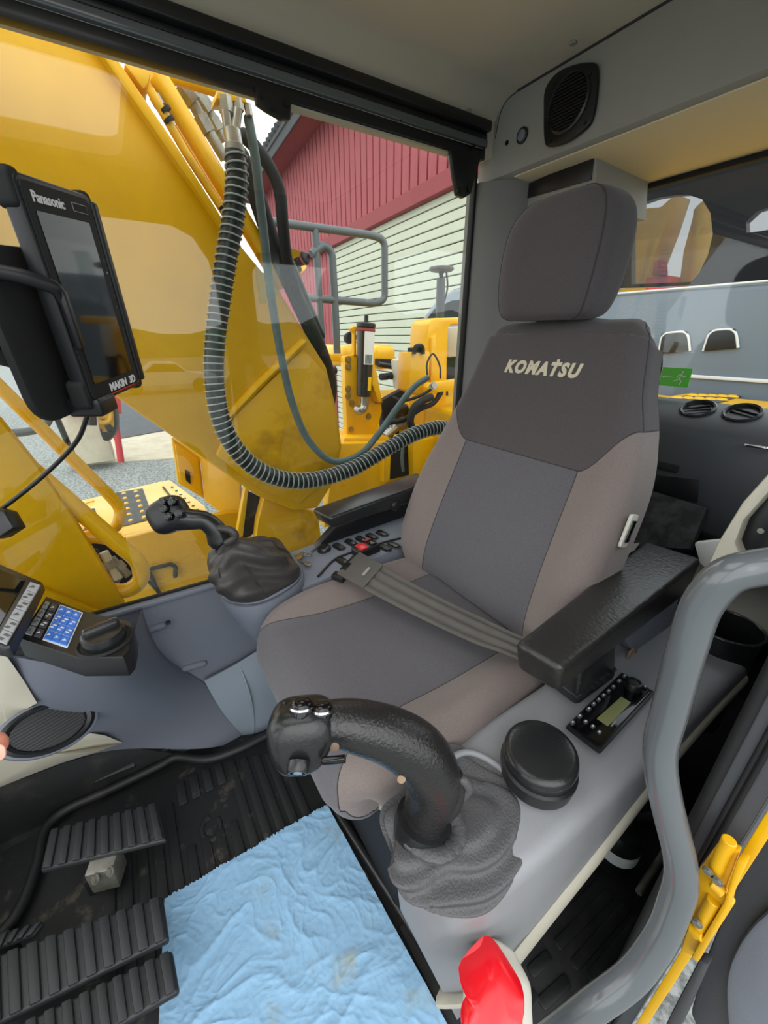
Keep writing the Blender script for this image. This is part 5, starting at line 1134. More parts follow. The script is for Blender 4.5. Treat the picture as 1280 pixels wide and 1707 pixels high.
# ================================================================== excavator boom
XB = 0.85
bo = [(110, -8), (180, 95), (280, 238), (380, 382), (470, 490), (545, 612), (562, 680), (571, 745), (560, 800), (530, 848), (490, 852), (430, 828), (386, 797), (290, 730), (190, 660), (0, 528), (-150, 424)]
boom = thing('excavator_boom', 'big yellow excavator boom filling the view through the side window', 'boom', onX(520, 850, XB + .25))
obj('side_plate', bm_poly([onX(u, v, XB) for u, v in bo] + [V((XB, 1.9, 2.15)), V((XB, 3.2, 3.0)), V((XB, 2.9, 3.7)), V((XB, 1.7, 3.05))], (0.50, 0, 0), 0.012, 2), 'yellow', boom)
obj('top_flange', bm_poly([onX(u, v, XB - .03) for u, v in ((98, -8), (172, 95), (272, 238), (372, 382), (384, 384), (292, 238), (192, 92), (125, -8))], (0.56, 0, 0), 0.006), 'yellow', boom)
obj('weld_ridge', bm_tube([onX(376, 700, XB), onX(430, 642, XB), onX(503, 572, XB)], 0.022, 12, flat=(0.6, 1), round_end=True), 'yellow', boom)
b = bm_poly([onX(u, v, XB - .012) for u, v in ((392, 690), (430, 655), (505, 580), (545, 625), (560, 690), (566, 748), (552, 795), (500, 840), (440, 820), (400, 790), (360, 760))], (0.02, 0, 0), 0.008, 2)
obj('foot_casting', b, 'yellow_worn', boom)
# pipes along the boom
pp = thing('hydraulic_pipes', 'yellow hydraulic pipes clipped along the back of the boom', 'pipes', onX(440, 420, XB))
obj('main_pipe', bm_tube(smoothpath([onX(262, 128, .90), onX(290, 172, .90), onX(360, 290, .90), onX(440, 425, .90), onX(470, 480, .90)], 5), 0.025, 18), 'yellow_tube', pp)
obj('clamped_pipe', bm_tube([onX(240, 130, .98), onX(300, 225, .98), onX(400, 395, .98)], 0.014, 12), 'yellow_tube', pp)
obj('thin_pipe', bm_tube([onX(250, 150, .84), onX(310, 255, .84), onX(385, 372, .84)], 0.011, 12), 'yellow_worn', pp)
obj('cross_pipe', bm_tube(smoothpath([onX(250, 120, .92), onX(300, 128, .93), onX(365, 148, .94)], 5), 0.020, 14), 'yellow_clean', pp)
obj('joint_block', bm_poly([onX(u, v, .83) for u, v in ((205, 105), (222, 103), (252, 118), (248, 138), (240, 150), (225, 130))], (0.10, 0, 0), 0.006), 'yellow_worn', pp)
for (u, v) in ((276, 183), (282, 200), (372, 345), (381, 358)): 
    p = onX(u, v, .835); d = (onX(380, 382, .835) - onX(180, 95, .835)).normalized(); obj('clip', bm_cyl(p - d * 0.004, p + d * 0.004, 0.0135, 16), 'black_matte', pp)
def fitting(nm, lb, pts, x, r0, m='steel_dull', hexes=()):
    t = thing(nm, lb, 'fitting', onX(*pts[0], x), 'hose fittings'); P = [onX(u, v, x) for u, v in pts]
    obj('pipe', bm_tube(P, r0, 14), m, t)
    for k, (f0, rr2, ln_) in enumerate(hexes):
        i = min(int(f0 * (len(P) - 1)), len(P) - 2); p = P[i].lerp(P[i + 1], f0 * (len(P) - 1) - i); d = (P[i + 1] - P[i]).normalized(); obj('nut', bm_cyl(p - d * ln_ / 2, p + d * ln_ / 2, rr2, 6), m, t)
    return t
fitting('hose_fitting', 'grey hydraulic hose fitting nearest the yellow main pipe', ((300, 140), (315, 160), (345, 215), (375, 265)), 1.0, 0.016, hexes=((.3, .024, .04), (.62, .022, .04)))
fitting('hose_fitting', 'second grey hydraulic fitting further up beside the manifold', ((325, 150), (345, 180), (375, 235)), 1.05, 0.015, hexes=((.35, .024, .05), (.75, .02, .03)))
fitting('hose_fitting', 'slim bare metal pipe fitting between the clips', ((258, 160), (270, 182), (290, 212)), .88, 0.010, 'steel', hexes=((.2, .016, .02),))
mf = thing('hose_manifold', 'steel hose manifold with yellow block and two nuts above the ribbed hose', 'manifold', onX(385, 250, .66))
obj('block', bm_poly([onX(u, v, .66) for u, v in ((362, 148), (408, 158), (413, 172), (360, 165))], (0.06, 0, 0), 0.004), 'yellow_clean', mf)
for (u0, v0, u1, v1, r2) in ((374, 160, 378, 190, .017), (396, 164, 398, 186, .013), (412, 172, 416, 195, .009)):
    obj('nut', bm_cyl(onX(u0, v0, .67), onX(u1, v1, .67), r2, 6, 0.002), 'steel', mf)
obj('stem', bm_tube([onX(376, 185, .665), onX(380, 215, .665), onX(384, 225, .665)], 0.011, 14), 'steel', mf); obj('stem', bm_tube([onX(396, 183, .665), onX(393, 205, .665), onX(390, 225, .665)], 0.011, 14), 'steel', mf)
obj('sleeve', bm_cyl(onX(386, 216, .655), onX(391, 246, .65), .020, 22, 0.003), 'steel', mf); obj('collar', bm_cyl(onX(391, 244, .65), onX(393, 268, .645), .0225, 22, 0.002), 'steel_dull', mf)
# ribbed hose with its wire spiral
hpx = [(392, 255, .64), (395, 300, .635), (388, 370, .63), (376, 440, .625), (366, 510, .62), (358, 580, .617), (358, 640, .615), (367, 695, .612), (388, 742, .61), (425, 780, .61), (475, 800, .61), (530, 799, .615), (590, 780, .62), (645, 748, .625), (690, 724, .63), (728, 713, .635), (760, 715, .64)]
hpth = smoothpath([onX(*q) for q in hpx], 10)
rh = thing('ribbed_hose', 'black suction hose wound with pale wire looping in front of the boom', 'hose', onX(475, 800, .61))
obj('hose', bm_tube(hpth, 0.0235, 18), 'hose_black', rh)
acc = [0]
for a, c in zip(hpth, hpth[1:]): acc.append(acc[-1] + (c - a).length)
T_, N_, B2 = frames(hpth); tot = acc[-1]; turns = int(tot / 0.0165); hel = []; j = 0
ns = turns * 12
for i in range(ns + 1):
    L_ = tot * i / ns
    while j < len(acc) - 2 and acc[j + 1] < L_: j += 1
    f_ = (L_ - acc[j]) / max(acc[j + 1] - acc[j], 1e-9); p = hpth[j].lerp(hpth[j + 1], f_); n1 = N_[j].lerp(N_[j + 1], f_).normalized(); b1 = B2[j].lerp(B2[j + 1], f_).normalized(); th = 2 * PI * i / 12
    hel.append(p + (n1 * math.cos(th) + b1 * math.sin(th)) * 0.0262)
obj('wire_spiral', bm_tube(hel, 0.0021, 5), 'wire_grey', rh)
def hose(nm, lb, px, r2, m, n=8): return tag(obj(nm, bm_tube(smoothpath([onX(*q) for q in px], n), r2, 14, round_end=True), m), lb, 'hose')
hose('grey_hose', 'smooth grey-green hose hanging in a long loop beside the ribbed hose', [(414, 198, .68), (425, 260, .68), (433, 330, .68), (441, 400, .68), (453, 500, .68), (470, 600, .68), (488, 675, .68), (515, 735, .68), (555, 769, .68), (600, 757, .685), (635, 718, .69), (662, 680, .695), (690, 645, .70), (712, 630, .71)], 0.0115, 'hose_grey')
hose('black_hose', 'thick black hose arching down beside the barn roof', [(405, 225, .80), (425, 245, .80), (450, 280, .80), (466, 320, .80), (471, 370, .80), (478, 430, .82), (492, 480, .84), (512, 540, .86)], 0.017, 'black_matte')
hose('black_hose', 'black hose bundle wrapped in tape along the boom edge', [(400, 260, .86), (425, 320, .86), (452, 400, .86), (478, 460, .86), (505, 520, .86), (528, 570, .88), (544, 612, .95), (552, 650, 1.15), (545, 700, 1.4)], 0.026, 'black_matte')
hose('black_hose', 'thin black hose running behind the wrapped bundle', [(415, 300, .9), (450, 380, .9), (480, 430, .9), (510, 500, .9), (536, 560, .9)], 0.014, 'hose_black')
stk_ = bm_poly([onX(u, v, .4975) for u, v in ((424, 425), (430, 421), (464, 423), (468, 494), (446, 497), (445, 506), (434, 506), (428, 470))], (-0.0006, 0, 0)); tag(obj('window_film', stk_, 'clear_plastic', smooth=False), 'clear plastic sticker on the side window over the grey hose', 'sticker')
# ================================================================== handrails on the far platform
def onR(u, v): return onX(u, v, 1.75)
rl = thing('platform_handrail', 'grey tubular handrail on the far side platform against the barn', 'handrail', onR(560, 590))
obj('loop_tube', bm_tube(roundpath([onR(440, 368), onR(620, 392), onR(641, 400), onR(641, 500), onR(625, 506), onR(485, 494)], 0.09), 0.020, 14), 'rail_paint', rl)
obj('post', bm_tube([onR(525, 380), onR(531, 480), onR(538, 590)], 0.019, 14), 'rail_paint', rl)
obj('hooped_post', bm_tube(roundpath([onR(519, 424), onR(540, 408), onR(553, 420), onR(558, 500), onR(562, 592)], 0.10, 8), 0.021, 14), 'rail_paint', rl)
wl3 = thing('work_light_mirror', 'tilted rear-view mirror reflecting yellow machinery beside the handrail', 'mirror', onX(497, 460, 1.7))
mq = [onX(u, v, x) for u, v, x in ((483, 412, 1.64), (516, 422, 1.655), (519, 432, 1.67), (505, 456, 1.705), (495, 461, 1.715), (483, 458, 1.71))]
obj('housing', bm_poly(mq, (0.06, 0, 0), 0.008), 'rail_paint', wl3); obj('glass', bm_poly([p.lerp(sum(mq, V()) / 6, 0.08) - V((0.003, 0, 0)) for p in mq], (0.002, 0, 0)), 'mirror', wl3)
nm_ = onX(495, 474, 1.72); o = obj('number_plate', bm_text('00', 0.05, basis(nm_, RT, V((0, 0, 1))), 0.002, bold=0.002), 'red_gloss', smooth=False); tag(o, 'red painted digits half hidden behind the hose bundle', 'numbers')
# ================================================================== machine deck behind the boom
XD = 1.5
def onM(u, v, x=XD): return onX(u, v, x)
hd_ = thing('engine_hood', 'yellow engine hood and deck behind the cab', 'hood', (1.4, -1.6, 0.2))
obj('deck', box2((0.75, -2.45, 0.2), (2.15, -0.75, 0.88), 0.03, 3), 'yellow', hd_)
obj('deck_extension', box2((-0.5, -2.5, 0.2), (0.74, -0.80, 0.90), 0.03, 3), 'yellow', hd_)
for i in range(5): obj('hood_rib', box2((0.85 + 0.25 * i, -2.35, 0.928), (0.97 + 0.25 * i, -1.3, 0.955), 0.01), 'yellow_clean', hd_)
ap_ = [onZ(u, v, .902) for u, v in ((1098, 667), (1165, 657), (1240, 659), (1198, 672))]
ast = obj('antislip_strip', bm_poly(ap_, (0, 0, 0.004)), 'antislip', hd_)
for i in range(5):
    for j in range(2):
        p = ap_[0].lerp(ap_[3], (i + .5) / 5).lerp(ap_[1].lerp(ap_[2], (i + .5) / 5), 0.3 + 0.4 * j); obj('stud', bm_lathe([(0.035, 0.003), (0.02, 0.014), (0, 0.014)], Matrix.Translation(p), 10), 'yellow_clean', ast)
for (a, c, z1, nm2) in (((566, 575), (590, 596), 0, 'round_cover'), ((621, 575), (656, 600), 0, 'round_cover')):
    p, q = onM(*a, 2.0), onM(*c, 2.0); obj(nm2, bm_box((0.5, abs(p.y - q.y), abs(p.z - q.z) + 0.06), Matrix.Translation((p + q) / 2 + V((0.2, 0, -0.03))), 0.05, 4), 'yellow_clean', hd_)
# lubricator bracket
bk2 = thing('bracket_tower', 'yellow bolted bracket plate holding the black lubricator cylinder', 'bracket', onM(600, 735))
obj('plate', bm_poly([onM(*q) for q in ((574, 594), (599, 590), (621, 599), (630, 630), (637, 686), (631, 709), (640, 735), (579, 738), (576, 660))], (0.05, 0, 0), 0.006), 'yellow_clean', bk2)
obj('rib', bm_poly([onM(u, v, XD - .06) for u, v in ((621, 600), (628, 620), (637, 668), (632, 672), (620, 640))], (0.07, 0, 0), 0.004), 'yellow_clean', bk2)
obj('base_flange', bm_poly([onM(u, v, XD - .1) for u, v in ((574, 730), (648, 728), (652, 738), (572, 742))], (0.25, 0, 0), 0.006), 'yellow_clean', bk2)
obj('hook', bm_poly([onM(u, v, XD - .01) for u, v in ((584, 548), (590, 543), (600, 546), (600, 552), (594, 552), (594, 592), (590, 592), (590, 556))], (0.03, 0, 0), 0.003), 'yellow_clean', bk2)
obj('horn', bm_cyl(onM(586, 562, XD + .05), onM(581, 564, XD + .15), 0.03, 20, 0.006), 'black_matte', bk2)
for q in ((580, 599), (580, 611), (580, 648), (580, 660), (586, 672), (614, 694), (585, 716), (627, 668), (633, 668)): bolt(bk2, onM(q[0], q[1], XD - .002), (-1, 0.2, 0), 0.013, 'brass')
obj('cross_beam', bm_poly([onM(u, v, XD + .1) for u, v in ((535, 590), (578, 590), (578, 606), (566, 603), (538, 602))], (0.06, 0, 0), 0.004), 'yellow_clean', bk2)
cy = thing('lubricator_cylinder', 'upright black grease lubricator with white label on the yellow bracket', 'cylinder', onM(607, 661, XD - .06))
c0, c1 = onM(606, 661, XD - .06), onM(610, 545, XD - .06)
obj('barrel', bm_cyl(c0, c1, 0.040, 28, 0.006, 0.046), 'black_satin', cy); d_ = (c1 - c0).normalized()
obj('cap', bm_cyl(c1 - d_ * 0.005, c1 + d_ * 0.02, 0.050, 28, 0.006), 'black_plastic', cy); obj('seal_ring', bm_cyl(c1 - d_ * 0.022, c1 - d_ * 0.008, 0.0495, 28, 0.002), 'red_trim', cy)
obj('piston', bm_cyl(c1 + d_ * 0.018, c1 + d_ * 0.055, 0.011, 12, 0.002), 'black_plastic', cy)
sdv = RT * 0.6 - FW * 0.8; sdv = (sdv - d_ * sdv.dot(d_)).normalized()
def lab(f0, f1, m, ang0, ang1, nm2):
    e2 = d_.cross(sdv); f = lambda a, b_: (lambda th, t: c0.lerp(c1, t) + (sdv * math.cos(th) + e2 * math.sin(th)) * (0.0415 + 0.006 * t))(ang0 + (ang1 - ang0) * a, f0 + (f1 - f0) * b_)
    obj(nm2, bm_grid(f, 10, 4), m, cy)
lab(.48, .95, 'label_white', -0.75, 0.85, 'paper_label'); lab(.49, .62, 'hose_grey', -0.6, 0.4, 'label_print'); lab(.10, .30, 'key_yellow', -0.1, 0.55, 'warning_label')
obj('elbow', bm_tube(smoothpath([onM(608, 660, XD - .06), onM(607, 676, XD - .06), onM(602, 684, XD - .06), onM(594, 682, XD - .03)], 5), 0.024, 14), 'steel', cy)
# right hand frame with mast
fm2 = thing('antenna_stand', 'yellow arched guard frame carrying the antenna mast', 'frame', onM(730, 735, 1.3))
def onF(u, v, x=1.35): return onX(u, v, x)
obj('arch', bm_poly([onF(*q) for q in ((706, 742), (711, 560), (713, 540), (719, 533), (728, 530), (800, 528), (800, 540), (752, 541), (747, 548), (745, 640), (742, 742))], (0.16, 0, 0), 0.01, 3), 'yellow_clean', fm2)
obj('fin', bm_poly([onF(u, v, 1.33) for u, v in ((720, 563), (727, 558), (729, 590), (724, 640), (718, 640))], (0.05, 0, 0), 0.004), 'yellow_clean', fm2)
obj('box', bm_poly([onF(u, v, 1.30) for u, v in ((685, 587), (717, 586), (715, 655), (700, 660), (683, 652))], (0.12, 0, 0), 0.008), 'yellow_clean', fm2)
obj('arm_bracket', bm_poly([onF(u, v, 1.22) for u, v in ((712, 645), (716, 639), (790, 628), (790, 646), (722, 656), (713, 656))], (0.04, 0, 0), 0.005), 'yellow_clean', fm2)
bolt(fm2, onF(722, 643, 1.215), (-1, 0.2, 0.1), 0.016, 'steel'); bolt(fm2, onF(732, 658, 1.25), (-1, 0.2, 0), 0.013, 'steel_dull')
obj('shade_plate', bm_poly([onF(u, v, 1.62) for u, v in ((746, 590), (800, 590), (800, 640), (746, 640))], (0.05, 0, 0)), 'black_matte', fm2)  # black plate painted as the shade inside the frame
obj('tank', bm_poly([onF(u, v, 1.6) for u, v in ((748, 545), (800, 541), (800, 592), (748, 596))], (0.05, 0, 0), 0.01), 'beige_plastic', fm2)
obj('pedestal', bm_poly([onF(u, v, 1.25) for u, v in ((688, 735), (735, 728), (740, 800), (690, 800))], (0.2, 0, 0), 0.008), 'yellow_clean', fm2)
an = thing('satellite_antenna', 'disc shaped satellite antenna on a dark mast above the yellow frame', 'antenna', onF(735, 530, 1.42))
a0_, a1_ = onF(733, 530, 1.42), onF(735, 464, 1.42)
obj('mast', bm_cyl(a0_, a1_, 0.024, 20, 0.003), 'mast_dark', an); obj('neck', bm_cyl(a1_, a1_ + V((0, 0, 0.035)), 0.008, 12, 0, 0.018), 'black_plastic', an)
obj('dish', bm_lathe([(0.0, 0.0), (0.055, 0.002), (0.068, 0.010), (0.068, 0.018), (0.060, 0.024), (0, 0.028)], Matrix.Translation(a1_ + V((0, 0, 0.03))), 36), 'mast_dark', an)
obj('lead', bm_tube(smoothpath([a1_ + V((0, -0.035, 0.035)), a1_ + V((0, -0.05, -0.04)), a1_ + V((0, -0.03, -0.12))], 6), 0.005, 8), 'black_matte', an)
wires = (('black hose with clamps under the yellow arm bracket', [(718, 662, 1.2), (705, 668, 1.2), (690, 680, 1.2), (684, 700, 1.2), (686, 712, 1.2)], .020, 'black_matte'), ('thin black cable looping down to the lubricator bracket', [(717, 650, 1.22), (700, 660, 1.22), (672, 668, 1.25), (655, 662, 1.3)], .008, 'black_matte'),
         ('corrugated black conduit behind the grey hose', [(735, 655, 1.23), (722, 672, 1.23), (700, 682, 1.23), (672, 700, 1.25), (638, 705, 1.3)], .014, 'black_matte'), ('twisted cable rising along the yellow fin', [(712, 625, 1.24), (712, 605, 1.24), (722, 590, 1.24), (733, 610, 1.24), (734, 630, 1.24)], .005, 'black_matte'),
         ('thin hose hanging below the ribbed hose', [(672, 738, 1.1), (670, 765, 1.1), (672, 785, 1.1)], .008, 'hose_grey'))
for lb, px_, r2, m_ in wires: hose('cable', lb, px_, r2, m_, 6)
eb = thing('engine_bay', 'dark engine bay with black tubes between the bracket and the guard frame', 'engine', onM(690, 740))
obj('shade_plate', bm_poly([onM(u, v, 1.62) for u, v in ((636, 668), (668, 650), (700, 645), (748, 650), (748, 760), (640, 760))], (0.05, 0, 0), 0.01), 'black_matte', eb)  # black sheet stands in for the shade behind the tubes
for a, c, r2, m_ in (((655, 690), (700, 676), .035, 'black_satin'), ((650, 715), (690, 705), .022, 'steel_dull'), ((640, 728), (660, 712), .030, 'steel'), ((668, 640), (690, 626), .030, 'beige_plastic'), ((662, 735), (700, 745), .018, 'black_satin'), ((704, 670), (706, 700), .02, 'beige_plastic')):
    obj('tube', bm_cyl(onM(*a, 1.55), onM(*c, 1.55), r2, 16, 0.004), m_, eb)
hdx = thing('hood_fittings', 'black box, bar and latches on the yellow hood behind the lubricator', 'fittings', onM(650, 612, 1.9))
obj('box', bm_poly([onM(u, v, 1.9) for u, v in ((634, 598), (662, 599), (662, 612), (634, 610))], (0.08, 0, 0), 0.008), 'black_matte', hdx)
obj('bar', bm_tube([onM(630, 607, 1.85), onM(668, 614, 1.85)], 0.018, 10), 'black_satin', hdx)
for u, v in ((640, 628), (648, 627), (545, 612), (553, 618)): obj('latch', bm_cyl(onM(u, v, 1.8) - V((0, .03, 0)), onM(u, v, 1.8) + V((0, .03, 0)), 0.022, 10, 0.004), 'black_matte', hdx)
obj('side_duct', bm_poly([onM(u, v, 1.72) for u, v in ((662, 600), (676, 596), (682, 612), (680, 645), (666, 650))], (0.08, 0, 0), 0.01), 'beige_plastic', hdx)
cl2 = bm_tube(roundpath([onF(690, 590, 1.29), onF(692, 577, 1.29), onF(704, 576, 1.29), onF(705, 590, 1.29)], 0.02), 0.012, 10)
bm_poly([onF(u, v, 1.30) for u, v in ((688, 580), (706, 579), (706, 588), (688, 588))], (0.05, 0, 0), 0.004, bm=cl2)
tag(obj('camera_unit', cl2, 'black_matte'), 'small black camera with wire guard on top of the yellow box', 'camera')
uf = thing('undercarriage_frame', 'yellow and dark machine frame under the ribbed hose', 'frame', onM(640, 800))
obj('cross_plate', bm_poly([onM(u, v, 1.35) for u, v in ((560, 740), (700, 735), (740, 760), (720, 850), (540, 880))], (0.06, 0, 0), 0.006), 'yellow_worn', uf)
obj('recess_shade', bm_poly([onM(u, v, 1.30) for u, v in ((648, 745), (690, 742), (690, 790), (648, 800))], (0.03, 0, 0)), 'black_matte', uf)  # flat black plate, the shade of a recess put into its colour
obj('column', bm_poly([onM(u, v, 1.20) for u, v in ((640, 745), (652, 744), (650, 800), (640, 805))], (0.05, 0, 0), 0.004), 'yellow_clean', uf)
obj('base_plate', bm_poly([onX(u, v, 0.95) for u, v in ((430, 870), (440, 830), (530, 855), (545, 960), (420, 960))], (0.05, 0, 0), 0.006), 'yellow_worn', uf)
obj('rib_plate', bm_poly([onX(u, v, 0.90) for u, v in ((395, 890), (408, 815), (415, 812), (405, 895))], (0.03, 0, 0), 0.003), 'yellow_clean', uf)
obj('shaded_bracket', bm_poly([onX(u, v, 1.0) for u, v in ((405, 815), (445, 835), (432, 885), (405, 900))], (0.02, 0, 0)), 'rubber_dusty', uf)  # dark material paints the shadow lying on this bracket
# ================================================================== blue-grey vehicle behind
vn_ = thing('parked_truck', 'blue-grey truck with dark glass parked behind the machine', 'truck', (2.0, -3.6, GZ))
yv = -2.6
hp4 = [(3.95, -0.6), (4.02, 1.0), (4.0, 1.22), (3.86, 1.45), (3.62, 1.63), (3.3, 1.74), (2.8, 1.77), (2.05, 1.74), (1.85, 1.57), (-1.5, 1.54), (-1.5, -0.6)]
obj('body', bm_poly([(x, yv, z) for x, z in hp4], (0, -0.75, 0), 0.05, 3), 'van_paint', vn_)
def onV(u, v, y=yv): return onY(u, v, y)
cab_out = [onV(u, v, yv - .02) for u, v in ((990, 482), (1310, 470), (1310, 215), (1180, 250), (1000, 300))]
hole1 = [onV(u, v, yv - .02) for u, v in ((1052, 345), (1095, 330), (1120, 326), (1145, 324), (1170, 332), (1184, 355), (1188, 390), (1180, 425), (1165, 455), (1152, 470), (1052, 474))]
hole2 = [onV(u, v, yv - .02) for u, v in ((1243, 370), (1262, 352), (1300, 340), (1300, 380), (1262, 386), (1244, 388))]
obj('cabin_side', bm_poly(cab_out, (0, -0.06, 0), holes=[hole1, hole2]), 'van_glass', vn_, smooth=False)
obj('window_pane', bm_poly(hole1, (0, -0.006, 0)), 'glass_dark', vn_, smooth=False); obj('window_pane', bm_poly(hole2, (0, -0.006, 0)), 'glass_dark', vn_, smooth=False)
obj('truck_seat', bm_poly([onV(u, v, yv - .35) for u, v in ((1195, 490), (1215, 410), (1260, 392), (1330, 400), (1330, 490))], (0, -0.15, 0), 0.03), 'black_matte', vn_)
for z, h_, m_ in ((1.545, .012, 'label_white'), (0.99, .022, 'white_vehicle')): obj('highlight_strip', box2((-1.4, yv + .0, z), (2.0, yv + .012, z + h_), 0.004), m_, vn_)  # white strips paint the line highlights on the truck body
for px_ in (((1098, 590), (1103, 556), (1146, 552), (1150, 585)), ((1172, 585), (1183, 551), (1226, 548), (1230, 580))):
    P = [onV(u, v, yv + .012) for u, v in px_]; obj('handle_recess', bm_poly(P, (0, 0.006, 0), 0.004), 'hose_black', vn_); obj('handle_rim', bm_tube(roundpath(P, 0.05), 0.008, 8), 'white_vehicle', vn_)
obj('wing_glass', bm_poly([(3.85, yv + .004, 1.36), (3.6, yv + .004, 1.55), (3.3, yv + .004, 1.62), (2.7, yv + .004, 1.62), (2.7, yv + .004, 1.45), (3.3, yv + .004, 1.42)], (0, -.01, 0)), 'van_glass', vn_)
obj('wing_line', bm_tube(smoothpath([(3.92, yv + .01, 1.2), (3.72, yv + .01, 1.30), (3.4, yv + .01, 1.34), (3.0, yv + .01, 1.28)], 6), 0.018, 8), 'van_glass', vn_)
# machinery beyond the truck, seen through its windows
ya = -5.2
arm2 = thing('distant_excavator', 'yellow excavator arm seen through the dark truck window', 'excavator', onY(1090, 520, ya))
obj('boom', bm_poly([onY(u, v, ya) for u, v in ((1030, 545), (1030, 350), (1100, 345), (1126, 322), (1108, 380), (1075, 470), (1062, 545))], (0, -0.4, 0), 0.02), 'yellow', arm2)
obj('stick', bm_poly([onY(u, v, ya - .1) for u, v in ((1122, 545), (1138, 420), (1158, 345), (1175, 330), (1200, 340), (1205, 545))], (0, -0.3, 0), 0.02), 'yellow_worn', arm2)
obj('cylinder', bm_tube([onY(1160, 520, ya + .1), onY(1175, 345, ya + .1)], 0.10, 14), 'yellow_worn', arm2)
rb2 = thing('red_machine', 'red machine seen low through the dark truck window', 'machine', onY(1095, 545, ya + .4))
obj('tank', bm_poly([onY(u, v, ya + .4) for u, v in ((1072, 545), (1075, 462), (1116, 458), (1116, 545))], (0, -0.3, 0), 0.03), 'red_gloss', rb2)
obj('grille', bm_poly([onY(u, v, ya + .45) for u, v in ((1085, 460), (1090, 435), (1105, 432), (1108, 458))], (0, -0.1, 0), 0.02), 'red_paint', rb2)
tr = thing('tree_line', 'distant dark green tree line beyond the yard, seen through the truck window', 'trees', onY(1110, 545, -14))
def tl(a, b_): p = onY(1060 + 260 * a, 470, -14); return V((p.x, -14 - 2 * math.sin(PI * b_), GZ + (3.6 + 0.5 * math.sin(a * 23) + 0.35 * math.sin(a * 51 + 1)) * math.sin(PI * b_ * 0.5)))
obj('foliage', bm_grid(tl, 60, 10), 'hill_green', tr)
# ================================================================== front right platform
zd = 0.40
pf = thing('side_platform', 'yellow side platform with black anti-slip plates and toolbox lid', 'platform', (1.8, 0.9, 0.1))
dk = [onZ(u, v, zd) for u, v in ((120, 838), (265, 803), (283, 800), (340, 842), (348, 858), (205, 892), (60, 915), (-120, 880), (-60, 850))]
obj('deck', bm_poly(dk, (0, 0, -0.02), 0.004), 'yellow_clean', pf)
for px_ in (((193, 822), (238, 815), (256, 865), (205, 878)), ((145, 850), (158, 848), (165, 868), (150, 875))):
    P = [onZ(u, v, zd + .001) for u, v in px_]; ap2 = obj('antislip_plate', bm_poly(P, (0, 0, 0.004)), 'antislip', pf)
    if px_[0][0] == 193:
        for i in range(6):
            for a in (0.28, 0.72): p = P[0].lerp(P[1], a).lerp(P[3].lerp(P[2], a), (i + .5) / 6); obj('stud', bm_lathe([(0.013, 0.003), (0.008, 0.010), (0, 0.010)], Matrix.Translation(p), 10), 'yellow_clean', ap2)
obj('slot', bm_poly([onZ(u, v, zd + .001) for u, v in ((142, 835), (156, 831), (157, 835), (143, 839))], (0, 0, 0.002)), 'yellow_worn', pf)
obj('seam_strip', bm_poly([onZ(u, v, zd + .001) for u, v in ((270, 812), (273, 811), (300, 845), (297, 847))], (0, 0, 0.003)), 'antislip', pf)
for i in range(7): 
    p = onZ(287 + i * 7, 812 + i * 6.3, zd); obj('hole', bm_cyl(p, p + V((0, 0, .003)), 0.008, 10), 'antislip', pf)
obj('side_wall', bm_poly([onX(u, v, 1.25) for u, v in ((200, 900), (350, 860), (420, 850), (420, 1010), (150, 1010))], (0.04, 0, 0), 0.005), 'yellow', pf)
tbx = thing('tool_box', 'yellow steel toolbox with black latch standing on the side platform', 'toolbox', onX(340, 850, 1.4))
fpx = [onX(u, v, 1.42) for u, v in ((286, 730), (333, 764), (341, 832), (297, 806))]
obj('door_face', bm_poly(fpx, (0.03, 0.0, 0), 0.006), 'yellow_clean', tbx)
obj('door', bm_poly([p.lerp(sum(fpx, V()) / 4, 0.16) - V((0.006, 0, 0)) for p in fpx], (0.008, 0, 0), 0.004), 'yellow_clean', tbx)
obj('latch', bm_poly([onX(u, v, 1.405) for u, v in ((308, 783), (317, 788), (318, 808), (310, 801))], (0.012, 0, 0), 0.002), 'black_plastic', tbx)
obj('panel', bm_poly([onX(u, v, x) for u, v, x in ((333, 764, 1.42), (400, 800, 1.30), (400, 880, 1.25), (341, 834, 1.40))], (0.05, -0.02, 0), 0.004), 'yellow', tbx)
obj('lid', bm_poly([onX(u, v, x) for u, v, x in ((286, 729, 1.42), (335, 763, 1.42), (402, 800, 1.3), (380, 760, 1.6), (310, 715, 1.7))], (0, 0, -0.02), 0.004), 'yellow', tbx)
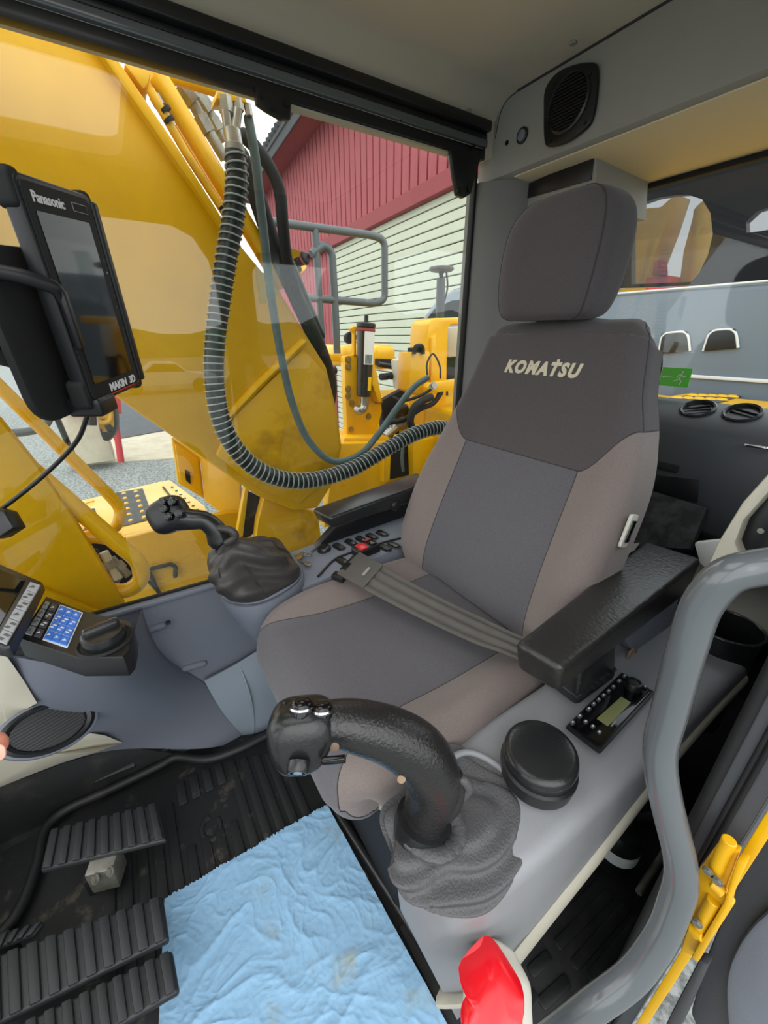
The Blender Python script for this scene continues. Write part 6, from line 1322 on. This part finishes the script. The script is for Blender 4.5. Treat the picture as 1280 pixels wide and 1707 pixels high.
# front guard panel and yellow handrails close outside the window
gd = thing('machine_guard', 'flat yellow guard panel just outside the lower front of the window', 'guard', onX(100, 1000, .62))
obj('panel', bm_poly([onX(u, v, .60) for u, v in ((-120, 600), (0, 700), (60, 775), (120, 860), (165, 935), (210, 1012), (190, 1030), (-120, 905))][::1], (0.03, 0, 0), 0.006), 'yellow', gd)
obj('panel', bm_poly([onX(u, v, .585) for u, v in ((-120, 905), (190, 1030), (150, 1060), (-120, 1060))], (0.03, 0, 0), 0.006), 'yellow', gd)
obj('edge_tube', bm_tube(roundpath([onX(-60, 690, .64), onX(60, 790, .64), onX(195, 905, .64), onX(232, 935, .64), onX(238, 965, .64), (onX(215, 986, .64)), onX(160, 984, .64)], 0.05, 6), 0.0215, 18), 'yellow_tube', gd)
obj('loop_tube', bm_tube(roundpath([onX(200, 900, .655), onX(150, 893, .655), onX(120, 905, .655), onX(112, 930, .655), onX(150, 975, .655)], 0.04, 6), 0.018, 16), 'yellow_tube', gd)
obj('handrail', bm_tube(roundpath([onX(-60, 590, .75), onX(0, 645, .75), onX(100, 745, .75), onX(185, 828, .75), onX(203, 850, .75), onX(195, 880, .75), onX(165, 890, .75), onX(140, 878, .75)], 0.05, 6), 0.0155, 16), 'yellow_tube', gd)
vb = thing('valve_block', 'cluster of metal hydraulic couplings inside the yellow tube loop', 'valve', onX(175, 970, .75))
for (a, c, r2, m_) in (((150, 925), (185, 985), .014, 'steel_dull'), ((172, 920), (198, 965), .013, 'beige_plastic'), ((185, 930), (215, 960), .011, 'steel_dull'), ((158, 915), (155, 950), .009, 'black_plastic'), ((186, 945), (193, 975), .009, 'hose_grey'), ((200, 955), (185, 975), .010, 'brass')):
    p, q = onX(*a, .74), onX(*c, .72); t = obj('coupling', bm_cyl(p, q, r2, 16, 0.002), m_, vb); m1 = p.lerp(q, .45); d = (q - p).normalized(); obj('nut', bm_cyl(m1 - d * .012, m1 + d * .012, r2 * 1.5, 6), 'steel_dull', t)
obj('base', bm_poly([onX(u, v, .80) for u, v in ((125, 905), (210, 900), (225, 985), (150, 990))], (0.02, 0, 0)), 'black_matte', vb)
bk3 = thing('cable_bracket', 'small black bent bracket on the yellow wall below the side platform', 'bracket', onX(265, 990, 1.235))
obj('arm', bm_tube(roundpath([onX(238, 952, 1.235), onX(285, 940, 1.235), onX(293, 945, 1.235), onX(292, 962, 1.235)], 0.012), 0.009, 10), 'black_plastic', bk3)
obj('strut', bm_tube([onX(250, 955, 1.235), onX(266, 992, 1.235)], 0.008, 8), 'black_plastic', bk3); obj('strut', bm_tube([onX(238, 960, 1.235), onX(266, 988, 1.235)], 0.007, 8), 'black_plastic', bk3)
